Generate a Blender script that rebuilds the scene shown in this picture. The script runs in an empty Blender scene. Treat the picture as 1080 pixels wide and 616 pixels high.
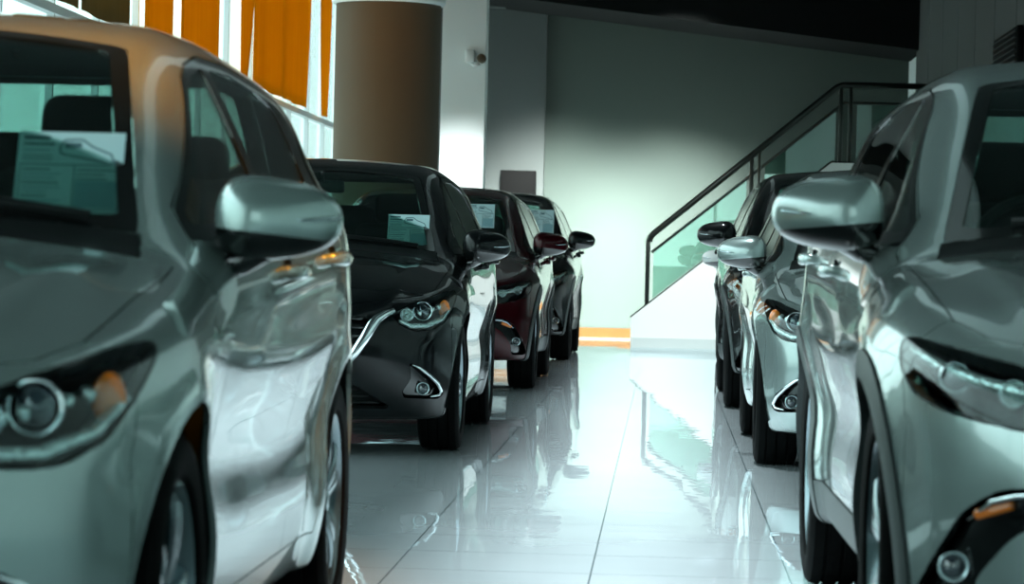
import bpy, bmesh, math, random
import numpy as np
from mathutils import Vector, Matrix
random.seed(4)
SC = bpy.context.scene
COL = SC.collection
PI = math.pi

# ------------------------------------------------------------------ helpers
def link(o, parent=None):
    COL.objects.link(o)
    if parent is not None: o.parent = parent
    return o

def mesh_from(name, verts, faces, mat, parent=None, normals=None, smooth=True, mats=None, fm=None):
    me = bpy.data.meshes.new(name)
    me.from_pydata([tuple(map(float, v)) for v in verts], [], [tuple(int(i) for i in f) for f in faces])
    for m in (mats or [mat]): me.materials.append(m)
    if fm is not None: me.polygons.foreach_set('material_index', np.array(fm, dtype=np.int32))
    me.polygons.foreach_set('use_smooth', np.ones(len(me.polygons), dtype=bool) if smooth else np.zeros(len(me.polygons), dtype=bool))
    me.update()
    if normals is not None:
        me.normals_split_custom_set([tuple(map(float, n)) for n in normals])
    return link(bpy.data.objects.new(name, me), parent)

def obj(name, bm, mat, parent=None, smooth=True, angle=None, recalc=True):
    if recalc: bmesh.ops.recalc_face_normals(bm, faces=bm.faces)
    me = bpy.data.meshes.new(name); bm.to_mesh(me); bm.free()
    me.materials.append(mat)
    for p in me.polygons: p.use_smooth = smooth
    if smooth and angle is not None:
        me.set_sharp_from_angle(angle=math.radians(angle))
    return link(bpy.data.objects.new(name, me), parent)

def tag(o, label=None, cat=None, group=None, kind=None):
    if label: o['label'] = label
    if cat: o['category'] = cat
    if group: o['group'] = group
    if kind: o['kind'] = kind
    return o

def empty(name, loc=(0, 0, 0), rz=0.0):
    o = bpy.data.objects.new(name, None); link(o)
    o.location = loc; o.rotation_euler = (0, 0, rz); o.empty_display_size = .2
    return o

def bx(bm, c, s, bevel=0.0, seg=2, rot=None):
    """box centred c, full size s"""
    m = Matrix.Translation(c)
    if rot is not None: m = m @ rot
    r = bmesh.ops.create_cube(bm, size=1.0, matrix=m @ Matrix.Diagonal((s[0], s[1], s[2], 1)))
    if bevel > 0:
        es = list({e for v in r['verts'] for e in v.link_edges})
        bmesh.ops.bevel(bm, geom=es, offset=bevel, segments=seg, profile=.5, affect='EDGES', clamp_overlap=True)

def box(name, c, s, mat, parent=None, bevel=0.0, seg=2, rot=None):
    bm = bmesh.new(); bx(bm, c, s, bevel, seg, rot)
    return obj(name, bm, mat, parent, smooth=bevel > 0, angle=40)

def tube(bm, pts, rad, n=12, cap=True, squash=None):
    """swept tube; rad scalar or list; squash=(a,b) section scale"""
    pts = [Vector(p) for p in pts]; N = len(pts)
    rads = rad if isinstance(rad, (list, tuple)) else [rad] * N
    rings = []; prev = None
    for i, p in enumerate(pts):
        t = (pts[min(i + 1, N - 1)] - pts[max(i - 1, 0)]).normalized()
        if prev is None:
            a = Vector((0, 0, 1)) if abs(t.z) < .9 else Vector((1, 0, 0))
            u = t.cross(a).normalized()
        else:
            u = (prev - t * prev.dot(t)).normalized()
        prev = u; v = t.cross(u)
        sa, sb = squash if squash else (1, 1)
        rings.append([bm.verts.new(p + u * (math.cos(k * 2 * PI / n) * rads[i] * sa) + v * (math.sin(k * 2 * PI / n) * rads[i] * sb)) for k in range(n)])
    for a, b in zip(rings, rings[1:]):
        for k in range(n): bm.faces.new((a[k], a[(k + 1) % n], b[(k + 1) % n], b[k]))
    if cap:
        bm.faces.new(rings[0][::-1]); bm.faces.new(rings[-1])

def lathe(bm, prof, n=48, axis='X', c=(0, 0, 0), closed=False):
    """prof list of (a, r): a along the axis, r radius"""
    rings = []
    for a, r in prof:
        ring = []
        for k in range(n):
            t = 2 * PI * k / n
            if axis == 'X': p = (a, r * math.cos(t), r * math.sin(t))
            elif axis == 'Y': p = (r * math.cos(t), a, r * math.sin(t))
            else: p = (r * math.cos(t), r * math.sin(t), a)
            ring.append(bm.verts.new((p[0] + c[0], p[1] + c[1], p[2] + c[2])))
        rings.append(ring)
    prs = list(zip(rings, rings[1:]))
    if closed: prs.append((rings[-1], rings[0]))
    for a, b in prs:
        for k in range(n): bm.faces.new((a[k], a[(k + 1) % n], b[(k + 1) % n], b[k]))
    if not closed:
        if prof[0][1] > 1e-6: bm.faces.new(rings[0][::-1])
        if prof[-1][1] > 1e-6: bm.faces.new(rings[-1])
    bmesh.ops.remove_doubles(bm, verts=bm.verts, dist=1e-6)

def prism(bm, poly, f, depth_vec):
    """extrude polygon (2-D pts mapped by f to 3-D) along depth_vec"""
    a = [bm.verts.new(f(p)) for p in poly]
    b = [bm.verts.new(Vector(f(p)) + Vector(depth_vec)) for p in poly]
    bm.faces.new(a); bm.faces.new(b[::-1])
    n = len(a)
    for i in range(n): bm.faces.new((a[i], b[i], b[(i + 1) % n], a[(i + 1) % n]))

# ------------------------------------------------------------------ materials
def mat(name, base=(.8, .8, .8), rough=.5, metal=0.0, coat=0.0, coat_rough=.03, spec=.5, emit=None, estr=0.0, ior=1.5, noise=None, bump=None, alpha=1.0, sheen=0):
    m = bpy.data.materials.new(name); m.use_nodes = True
    nt = m.node_tree; b = nt.nodes['Principled BSDF']
    b.inputs['Base Color'].default_value = (*base, 1)
    b.inputs['Roughness'].default_value = rough
    b.inputs['Metallic'].default_value = metal
    b.inputs['Coat Weight'].default_value = coat
    b.inputs['Coat Roughness'].default_value = coat_rough
    b.inputs['Specular IOR Level'].default_value = spec
    b.inputs['IOR'].default_value = ior
    b.inputs['Sheen Weight'].default_value = sheen
    if emit:
        b.inputs['Emission Color'].default_value = (*emit, 1)
        b.inputs['Emission Strength'].default_value = estr
    tc = nt.nodes.new('ShaderNodeTexCoord')
    if noise:      # (scale, amount)
        n = nt.nodes.new('ShaderNodeTexNoise'); n.inputs['Scale'].default_value = noise[0]; n.inputs['Detail'].default_value = 4
        nt.links.new(tc.outputs['Object'], n.inputs['Vector'])
        r = nt.nodes.new('ShaderNodeMapRange'); r.inputs['To Min'].default_value = 1 - noise[1]; r.inputs['To Max'].default_value = 1 + noise[1]
        nt.links.new(n.outputs['Fac'], r.inputs['Value'])
        mx = nt.nodes.new('ShaderNodeVectorMath'); mx.operation = 'SCALE'; mx.inputs[0].default_value = base
        nt.links.new(r.outputs['Result'], mx.inputs['Scale']); nt.links.new(mx.outputs['Vector'], b.inputs['Base Color'])
    if bump:       # (scale, strength, distance)
        n = nt.nodes.new('ShaderNodeTexNoise'); n.inputs['Scale'].default_value = bump[0]; n.inputs['Detail'].default_value = 3
        nt.links.new(tc.outputs['Object'], n.inputs['Vector'])
        bp = nt.nodes.new('ShaderNodeBump'); bp.inputs['Strength'].default_value = bump[1]; bp.inputs['Distance'].default_value = bump[2]
        nt.links.new(n.outputs['Fac'], bp.inputs['Height']); nt.links.new(bp.outputs['Normal'], b.inputs['Normal'])
    return m

def paint(name, base, metal, rough=.27, fleck=.12):
    m = mat(name, base, rough, metal, coat=1.0, coat_rough=.02, noise=(900, fleck), spec=.5 if max(base) > .1 else .05)
    m.node_tree.nodes['Principled BSDF'].inputs['Coat IOR'].default_value = 1.6 if max(base) > .1 else 1.32
    return m

def glass_mat(name, tint=(.8, .9, .88), f0=1.5, gloss=1.0):
    m = bpy.data.materials.new(name); m.use_nodes = True
    nt = m.node_tree; nt.nodes.clear()
    out = nt.nodes.new('ShaderNodeOutputMaterial'); mx = nt.nodes.new('ShaderNodeMixShader')
    tr = nt.nodes.new('ShaderNodeBsdfTransparent'); tr.inputs['Color'].default_value = (*tint, 1)
    gl = nt.nodes.new('ShaderNodeBsdfGlossy'); gl.inputs['Roughness'].default_value = .005; gl.inputs['Color'].default_value = (gloss, gloss, gloss, 1)
    fr = nt.nodes.new('ShaderNodeFresnel'); fr.inputs['IOR'].default_value = f0
    geo = nt.nodes.new('ShaderNodeNewGeometry')      # keep the front-face index on both faces of the pane
    ab = nt.nodes.new('ShaderNodeMix'); ab.data_type = 'FLOAT'; ab.inputs['A'].default_value = f0; ab.inputs['B'].default_value = 1.0 / f0
    nt.links.new(geo.outputs['Backfacing'], ab.inputs['Factor']); 
    ab.inputs['B'].default_value = f0
    # Fresnel node inverts its IOR on back faces; feed the inverse so that it cancels
    ab.inputs['B'].default_value = 1.0 / f0
    nt.links.new(ab.outputs['Result'], fr.inputs['IOR'])
    nt.links.new(fr.outputs['Fac'], mx.inputs['Fac']); nt.links.new(tr.outputs['BSDF'], mx.inputs[1]); nt.links.new(gl.outputs['BSDF'], mx.inputs[2])
    nt.links.new(mx.outputs['Shader'], out.inputs['Surface'])
    return m

M = {}
M['silver'] = paint('silver_paint', (.30, .385, .37), .6)
M['silver2'] = paint('pale_silver_paint', (.29, .36, .35), .6)
M['black'] = paint('black_paint', (.002, .003, .0035), .0, .4)
M['red'] = paint('dark_red_paint', (.030, .0012, .003), .4, .3)
M['slate'] = paint('slate_paint', (.004, .008, .009), .3, .3)
M['white'] = paint('white_paint', (.75, .8, .8), .0, .3, .02)
M['inner'] = mat('inner_shell_black', (.004, .005, .005), .9, spec=.05)
M['trim'] = mat('black_trim_plastic', (.006, .008, .008), .45, spec=.2, bump=(260, .15, .001))
M['clad'] = mat('grey_cladding_plastic', (.022, .032, .032), .48, bump=(260, .2, .001))
M['gloss'] = mat('gloss_black_plastic', (.004, .005, .005), .12, coat=.5)
M['chrome'] = mat('chrome', (.78, .84, .86), .07, 1.0)
M['satin'] = mat('satin_metal', (.42, .50, .52), .25, 1.0)
M['rim'] = mat('wheel_alloy', (.20, .25, .27), .22, .9)
M['tyre'] = mat('tyre_rubber', (.003, .0035, .0035), .8, spec=.05, bump=(120, .25, .002))
M['disc'] = mat('brake_disc_steel', (.22, .22, .22), .35, 1.0)
M['glass'] = glass_mat('car_glass', (.62, .76, .73), 1.5)
M['sideglass'] = glass_mat('side_window_glass', (.74, .84, .80), 1.55)
M['lens'] = glass_mat('lamp_lens', (.90, .95, .95), 1.27)
M['amber'] = mat('amber_indicator', (.62, .15, .012), .25, coat=1)
M['lampdark'] = mat('lamp_housing', (.005, .007, .007), .35, .2, spec=.25)
M['redlens'] = mat('red_lamp_lens', (.35, .004, .006), .12, coat=1)
M['projector'] = mat('projector_glass', (.03, .04, .05), .02, .0, coat=1.0, spec=1.0)
M['facet'] = mat('lamp_reflector', (.70, .78, .76), .22, .75, bump=(60, .8, .01))
M['seat'] = mat('black_seat_cloth', (.006, .007, .007), .9, spec=.1, bump=(200, .3, .001))
M['dash'] = mat('dashboard_plastic', (.008, .009, .009), .6)
M['mirror'] = mat('mirror_glass', (.75, .8, .8), .01, 1.0)

# ------------------------------------------------------------------ splines and the car surface
def pchip(pts):
    x = np.array([p[0] for p in pts], float); y = np.array([p[1] for p in pts], float)
    h = np.diff(x); d = np.diff(y) / h; m = np.zeros_like(y)
    for i in range(1, len(x) - 1):
        if d[i - 1] * d[i] > 0:
            w1 = 2 * h[i] + h[i - 1]; w2 = h[i] + 2 * h[i - 1]
            m[i] = (w1 + w2) / (w1 / d[i - 1] + w2 / d[i])
    m[0] = d[0]; m[-1] = d[-1]
    return x, y, m

def table(pts, smooth=0.02, lo=None, hi=None, n=1600):
    x, y, m = pchip(pts)
    lo = x[0] if lo is None else lo; hi = x[-1] if hi is None else hi
    X = np.linspace(lo, hi, n)
    i = np.clip(np.searchsorted(x, X) - 1, 0, len(x) - 2)
    h = x[i + 1] - x[i]; t = (X - x[i]) / h
    Y = ((1 + 2 * t) * (1 - t) ** 2 * y[i] + t * (1 - t) ** 2 * h * m[i] + t * t * (3 - 2 * t) * y[i + 1] + t * t * (t - 1) * h * m[i + 1])
    if smooth > 0:
        step = (hi - lo) / (n - 1); r = max(1, int(3 * smooth / step))
        k = np.exp(-.5 * (np.arange(-r, r + 1) * step / smooth) ** 2); k /= k.sum()
        a = Y[0] + (Y[1] - Y[0]) * np.arange(-r, 0); b = Y[-1] + (Y[-1] - Y[-2]) * np.arange(1, r + 1)
        Y = np.convolve(np.concatenate([a, Y, b]), k, 'valid')
    return lambda q: np.interp(q, X, Y)

def smax(a, b, k):
    h = np.maximum(k - np.abs(a - b), 0) / k
    return np.maximum(a, b) + h * h * k * .25

class CarForm:
    """half section functions of a five-door hatchback; s from nose to tail, w half width, z up"""
    def __init__(self, L=1.0, Wd=1.0, H=1.0, wheel_r=.315, arch_r=.365, sf=.80, sr=3.37, clad=False, ride=0.0, nose=0.0):
        self.Ls, self.Ws, self.Hs = L, Wd, H
        self.wr, self.ar, self.sf, self.sr, self.clad, self.ride = wheel_r, arch_r, sf, sr, clad, ride
        n = nose
        self.P = table([(-.6, .36), (-.1, .60 + n), (0, .665 + n), (.08, .725 + n), (.22, .79 + n), (.5, .873 + n), (.8, .93 + n * .8), (1.08, .972 + n * .4), (1.17, .99), (1.24, 1.025), (1.6, 1.235), (1.9, 1.385), (2.08, 1.435), (2.4, 1.475), (2.75, 1.482), (3.2, 1.463), (3.6, 1.43), (3.95, 1.385), (4.6, 1.2)], .03)
        self.A = table([(-.6, .0), (.8, .02), (1.1, .30), (1.9, .30), (2.3, .1), (2.8, 0), (4.6, 0)], .06)
        self.C = table([(-.6, .14), (.6, .14), (1.1, .10), (1.9, .10), (2.4, .12), (3.5, .14), (4.6, .14)], .05)
        self.belt = table([(-.6, .76), (0, .80), (.8, .905), (1.2, .945), (2, .985), (3, 1.04), (3.6, 1.08), (4.6, 1.13)], .06)
        self.Wm = table([(-.6, .60), (-.2, .70), (0, .745), (.25, .80), (.5, .835), (.8, .8475), (1.3, .838), (2, .842), (2.9, .845), (3.4, .8475), (3.75, .82), (4.0, .77), (4.3, .68), (4.6, .55)], .06)
        self.Az = table([(-.2, -.30), (.1, -.10), (.2, -.055), (.3, -.03), (.5, -.010), (.7, 0), (2, 0)], .03)
        self.Bt = table([(-1.2, 0), (-.22, 0), (-.12, -.006), (-.04, -.028), (0, -.054), (.035, -.082), (.2, -.160), (.4, -.262), (.8, -.50)], .012)
        self.Fz = table([(-.1, .40), (.1, .17), (.2, .075), (.28, .035), (.4, .010), (.5, 0), (.6, .012), (.68, .04), (.75, .09), (.85, .22), (1.2, .7), (1.8, 1.6)], .02)
        self.Fq = table([(0, 0), (.15, .006), (.3, .028), (.45, .072), (.6, .145), (.7, .225), (.78, .33), (.85, .50), (.95, .85), (1.3, 2.3)], .02)
        self.Rz = table([(-.1, 3.7), (.15, 3.88), (.25, 3.98), (.4, 4.04), (.55, 4.05), (.65, 4.03), (.75, 3.99), (.95, 3.95), (1.05, 3.90), (1.3, 3.75), (1.45, 3.64), (1.8, 3.2)], .025)
        self.crease = table([(-.6, .80), (.6, .80), (1.0, .775), (1.6, .73), (2.4, .715), (3.0, .74), (3.5, .80), (4.6, .82)], .05)
    def g(self, S, Wv, Z):
        s = S / self.Ls; w = np.abs(Wv) / self.Ws; z = Z / self.Hs
        top = self.P(s - self.A(s) * w * w) - self.C(s) * w * w - .05 * w ** 6
        # two soft power lines on the bonnet
        hl = np.exp(-((w - (.50 + .10 * s)) / .05) ** 2) * np.clip((s - .05) / .2, 0, 1) * np.clip((1.15 - s) / .15, 0, 1)
        top = top + .010 * hl
        slope = (self.P(s + .02) - self.P(s - .02)) / .04
        gt = (z - top) / np.sqrt(1 + slope * slope)
        be = self.belt(s)
        W = self.Wm(s) + self.Az(z) + self.Bt(z - be)
        zc = self.crease(s)
        inx = np.clip((s - .55) / .5, 0, 1) * np.clip((3.9 - s) / .5, 0, 1)
        W = W - .024 * inx * np.exp(-((z - zc + .20) / .11) ** 2) + .007 * inx * np.exp(-((z - zc) / .045) ** 2)
        sf, sr = self.sf / self.Ls, self.sr / self.Ls; zw = self.wr / self.Hs
        for sw in (sf, sr):
            r = np.sqrt((s - sw) ** 2 + (z - zw) ** 2)
            W = W + .026 * np.exp(-((np.maximum(r - self.ar, 0)) / .075) ** 2) * np.clip((be - .02 - z) / .12, 0, 1)
        gs = (w - W) / 1.06
        F = self.Fz(z) + self.Fq(w)
        fs = (self.Fq(w + .01) - self.Fq(w - .01)) / .02; fz = (self.Fz(z + .01) - self.Fz(z - .01)) / .02
        gf = (F - s) / np.sqrt(1 + fs * fs + fz * fz)
        R = self.Rz(z) - .16 * w * w - .35 * w ** 6
        rz = (self.Rz(z + .01) - self.Rz(z - .01)) / .02
        gr = (s - R) / np.sqrt(1 + rz * rz)
        gb = (.19 + self.ride) - z
        v = smax(gt, gs, .085)
        v = smax(v, gf, .075)
        v = smax(v, gr, .09)
        v = smax(v, gb, .03)
        return v
    def grad(self, p, e=.004):
        S, W, Z = p[:, 0], p[:, 1], p[:, 2]
        gx = (self.g(S + e, W, Z) - self.g(S - e, W, Z)); gy = (self.g(S, W + e, Z) - self.g(S, W - e, Z)); gz = (self.g(S, W, Z + e) - self.g(S, W, Z - e))
        return np.stack([gx, gy, gz], 1) / (2 * e)
    def front_s(self, w, z):
        """s on the front surface at (w,z) by marching"""
        S = np.linspace(-.1, 1.6, 1701); v = self.g(S, np.full_like(S, w), np.full_like(S, z))
        i = np.argmax(v < 0)
        return float(S[i])
    def side_w(self, s, z):
        Wv = np.linspace(1.1, 0, 1101); v = self.g(np.full_like(Wv, s), Wv, np.full_like(Wv, z))
        i = np.argmax(v < 0)
        return float(Wv[i])
    def top_z(self, s, w):
        Z = np.linspace(1.8, .3, 1501); v = self.g(np.full_like(Z, s), np.full_like(Z, w), Z)
        return float(Z[np.argmax(v < 0)])

def surface_nets(form, h=.021):
    L = 4.15 * form.Ls; xs = np.arange(-.12, L + .1, h); ys = np.arange(-1.5 * h, .96 * form.Ws + .06, h); zs = np.arange(.08, 1.56 * form.Hs + .06, h)
    X, Y, Zg = np.meshgrid(xs, ys, zs, indexing='ij')
    V = form.g(X.ravel(), Y.ravel(), Zg.ravel()).reshape(X.shape)
    ins = V < 0
    nx, ny, nz = V.shape
    acc = np.zeros((nx - 1, ny - 1, nz - 1, 3)); cnt = np.zeros((nx - 1, ny - 1, nz - 1))
    corners = [(a, b, c) for a in (0, 1) for b in (0, 1) for c in (0, 1)]
    for a in corners:
        for ax in range(3):
            if a[ax]: continue
            b = list(a); b[ax] = 1
            sa = V[a[0]:nx - 1 + a[0], a[1]:ny - 1 + a[1], a[2]:nz - 1 + a[2]]
            sb = V[b[0]:nx - 1 + b[0], b[1]:ny - 1 + b[1], b[2]:nz - 1 + b[2]]
            m = (sa < 0) != (sb < 0)
            t = np.where(m, sa / np.where(m, sa - sb, 1), 0)
            for k in range(3):
                off = a[k] + (t if k == ax else 0)
                acc[..., k] += np.where(m, off, 0)
            cnt += m
    act = cnt > 0
    idx = -np.ones(act.shape, int); idx[act] = np.arange(act.sum())
    I, J, K = np.nonzero(act)
    P = np.stack([xs[I], ys[J], zs[K]], 1) + acc[act] / cnt[act][:, None] * h
    faces = []
    for ax in range(3):
        sl0 = [slice(1, n - 1) for n in (nx, ny, nz)]; sl1 = list(sl0)
        sl0[ax] = slice(0, (nx, ny, nz)[ax] - 1); sl1[ax] = slice(1, (nx, ny, nz)[ax])
        A = ins[tuple(sl0)]; B = ins[tuple(sl1)]
        e = np.argwhere(A != B); fl = A[A != B]
        base = e + np.array([0 if k == ax else 1 for k in range(3)])
        o1, o2 = [(k) for k in range(3) if k != ax]
        q = []
        for d1, d2 in ((0, 0), (1, 0), (1, 1), (0, 1)):
            c = base.copy(); c[:, o1] -= d1; c[:, o2] -= d2
            q.append(idx[c[:, 0], c[:, 1], c[:, 2]])
        q = np.stack(q, 1)
        flip = fl if ax != 1 else ~fl
        q[flip] = q[flip][:, ::-1]
        faces.append(q)
    F = np.concatenate(faces)
    for _ in range(4):
        gv = form.g(P[:, 0], P[:, 1], P[:, 2]); G = form.grad(P)
        st = gv / np.maximum((G ** 2).sum(1), .05)
        step = np.clip(st, -h * .5, h * .5)[:, None] * G
        P = P - step
    # half: keep faces whose centre has w > 0, snap the centre column
    P[np.abs(P[:, 1]) < h * .3, 1] = 0
    c = P[F][:, :, 1]
    F = F[(c.min(1) > -1e-6)]
    used = np.unique(F); re = -np.ones(len(P), int); re[used] = np.arange(len(used))
    return P[used], re[F]

def in_poly(poly, u, v):
    c = False; n = len(poly); j = n - 1
    for i in range(n):
        a = poly[i]; b = poly[j]
        if (a[1] > v) != (b[1] > v) and u < (b[0] - a[0]) * (v - a[1]) / (b[1] - a[1]) + a[0]: c = not c
        j = i
    return c

def rounded(poly, r=.02, n=3):
    """round the corners of a polygon"""
    out = []; N = len(poly)
    for i in range(N):
        p0, p, p1 = Vector(poly[i - 1]), Vector(poly[i]), Vector(poly[(i + 1) % N])
        a = (p0 - p); b = (p1 - p); q = min(r, a.length * .45, b.length * .45)
        A = p + a.normalized() * q; B = p + b.normalized() * q
        for k in range(n + 1):
            t = k / n
            out.append(tuple(A * (1 - t) ** 2 + p * 2 * t * (1 - t) + B * t * t))
    return out

class Shell:
    def __init__(self, form):
        self.form = form
        P, F = surface_nets(form)
        bm = bmesh.new()
        vs = [bm.verts.new(p) for p in P]
        for f in F:
            q = []
            for i in f:
                if vs[i] not in q: q.append(vs[i])
            if len(q) > 2:
                try: bm.faces.new(q)
                except ValueError: pass
        self.lay = bm.faces.layers.int.new('lab'); self.bm = bm
        bm.normal_update()
        # orient outwards
        c = np.array([tuple(f.calc_center_median()) for f in bm.faces]); G = form.grad(c)
        bad = [f for f, g in zip(bm.faces, G) if f.normal.dot(Vector(g)) < 0]
        for f in bad: f.normal_flip()
        bm.normal_update()
        self.names = ['body']
    def lab(self, name):
        if name not in self.names: self.names.append(name)
        return self.names.index(name)
    def cut(self, poly, U, V, name, filt, over=None, margin=.032):
        U = Vector(U).normalized(); V = Vector(V).normalized(); D = U.cross(V)
        us = [p[0] for p in poly]; vz = [p[1] for p in poly]
        u0, u1, v0, v1 = min(us) - margin, max(us) + margin, min(vz) - margin, max(vz) + margin
        cand = set()
        for f in self.bm.faces:
            c = f.calc_center_median(); u = c.dot(U); v = c.dot(V)
            if u0 < u < u1 and v0 < v < v1 and filt(c, f.normal): cand.add(f)
        n = len(poly)
        for i in range(n):
            a = Vector(poly[i]); b = Vector(poly[(i + 1) % n]); d = b - a; L = d.length
            if L < 1e-5: continue
            d /= L
            near = []
            for f in cand:
                c = f.calc_center_median(); q = Vector((c.dot(U), c.dot(V))) - a
                t = q.dot(d); e = abs(q.x * d.y - q.y * d.x)
                if -margin < t < L + margin and e < margin: near.append(f)
            if not near: continue
            no = (U * -d.y + V * d.x); co = U * a.x + V * a.y
            geom = near + list({e for f in near for e in f.edges}) + list({v for f in near for v in f.verts})
            r = bmesh.ops.bisect_plane(self.bm, geom=geom, dist=2e-4, plane_co=co, plane_no=no)
            for g in r['geom']:
                if isinstance(g, bmesh.types.BMFace): cand.add(g)
            cand = {f for f in cand if f.is_valid}
        k = self.lab(name)
        ov = None if over is None else {self.lab(o) for o in over}
        for f in cand:
            c = f.calc_center_median()
            if (ov is None or f[self.lay] in ov) and in_poly(poly, c.dot(U), c.dot(V)): f[self.lay] = k
    def side(self, poly, name, over=None, extra=None, wmin=.40):
        self.cut(poly, (1, 0, 0), (0, 0, 1), name, lambda c, n: c.y > wmin and n.y > .12 and (extra is None or extra(c, n)), over)
    def front(self, poly, name, over=None, smax_=1.0):
        self.cut(poly, (0, 1, 0), (0, 0, 1), name, lambda c, n: c.x < smax_ and n.x < -.03, over)
    def extract(self, names, gap=.0022, off=0.0, thick=.012, wall=None):
        """arrays (verts (s,w,z), faces, loop normals, material slots) of the labelled faces"""
        ks = {self.lab(n) for n in ([names] if isinstance(names, str) else names)}
        fs = [f for f in self.bm.faces if f[self.lay] in ks]
        if not fs: return None
        vid = {}; vl = []
        for f in fs:
            for v in f.verts:
                if v.index not in vid or True:
                    if v not in vid: vid[v] = len(vl); vl.append(v)
        P = np.array([tuple(v.co) for v in vl]); faces = [[vid[v] for v in f.verts] for f in fs]
        N = self.form.grad(P); N /= np.linalg.norm(N, axis=1)[:, None]
        ec = {}
        for fi, f in enumerate(faces):
            for a, b in zip(f, f[1:] + f[:1]):
                ec.setdefault((min(a, b), max(a, b)), []).append((a, b, fi))
        bd = [v[0] for v in ec.values() if len(v) == 1]
        mv = np.zeros_like(P); rim = []
        for a, b, fi in bd:
            if abs(P[a, 1]) < 1e-5 and abs(P[b, 1]) < 1e-5: continue
            rim.append((a, b))
            e = P[b] - P[a]; n = N[a] + N[b]; d = np.cross(n, e); l = np.linalg.norm(d)
            if l < 1e-9: continue
            d /= l; wgt = np.linalg.norm(e); mv[a] += d * wgt; mv[b] += d * wgt
        l = np.linalg.norm(mv, axis=1); ok = l > 1e-9
        mv[ok] /= l[ok][:, None]
        mv[np.abs(P[:, 1]) < 1e-5, 1] = 0
        P = P + mv * gap
        Q = P + N * off
        verts = [Q]; allf = []; lno = []; fm = []
        for f in faces:
            allf.append(f); lno += [N[i] for i in f]; fm.append(0)
        nv = len(P)
        if wall is not None:       # recessed patch: wall from the outer rim down to the patch
            verts.append(P); base = nv; nv *= 2
            for a, b in rim:
                q = [base + a, base + b, b, a]; allf.append(q[::-1] if off > 0 else q)
                e = P[b] - P[a]; d = np.cross(N[a], e); d = d / (np.linalg.norm(d) + 1e-12)
                lno += [d] * 4; fm.append(1)
        if thick > 0:
            base = nv; verts.append(Q - N * thick)
            for f in faces:
                q = [base + i for i in f][::-1]; allf.append(q); lno += [-N[i - base] for i in q]; fm.append(2 if wall is not None else 1)
            for a, b in rim:
                allf.append([b, a, base + a, base + b])
                e = P[b] - P[a]; d = -np.cross(N[a], e); d = d / (np.linalg.norm(d) + 1e-12)
                lno += [d] * 4; fm.append(0)
        return np.concatenate(verts), allf, np.array(lno), fm

def to_obj(name, arr, mats, parent, form, sides=(1, -1), merge=True):
    """(s,w,z) arrays to objects; both halves in one mesh when merge"""
    if arr is None: return []
    V, F, N, fm = arr
    res = []
    def half(sg):
        P = np.stack([V[:, 1] * sg, V[:, 0] - form.sf, V[:, 2]], 1)
        Nn = np.stack([N[:, 1] * sg, N[:, 0], N[:, 2]], 1)
        if sg > 0:        # (w, s, z) swaps handedness, so the + side is reversed
            Fr = []; Nr = []; k = 0
            for f in F:
                Fr.append(f[::-1]); Nr += list(Nn[k:k + len(f)][::-1]); k += len(f)
            return P, Fr, np.array(Nr)
        return P, F, Nn
    if merge:
        A = half(1); B = half(-1); n = len(V)
        P = np.concatenate([A[0], B[0]]); Fs = list(A[1]) + [[i + n for i in f] for f in B[1]]; Ns = np.concatenate([A[2], B[2]])
        me = mesh_from(name, P, Fs, None, parent, Ns, mats=mats, fm=list(fm) * 2)
        return [me]
    for sg in sides:
        P, Fr, Nr = half(sg)
        res.append(mesh_from(name, P, Fr, None, parent, Nr, mats=mats, fm=fm))
    return res

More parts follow.
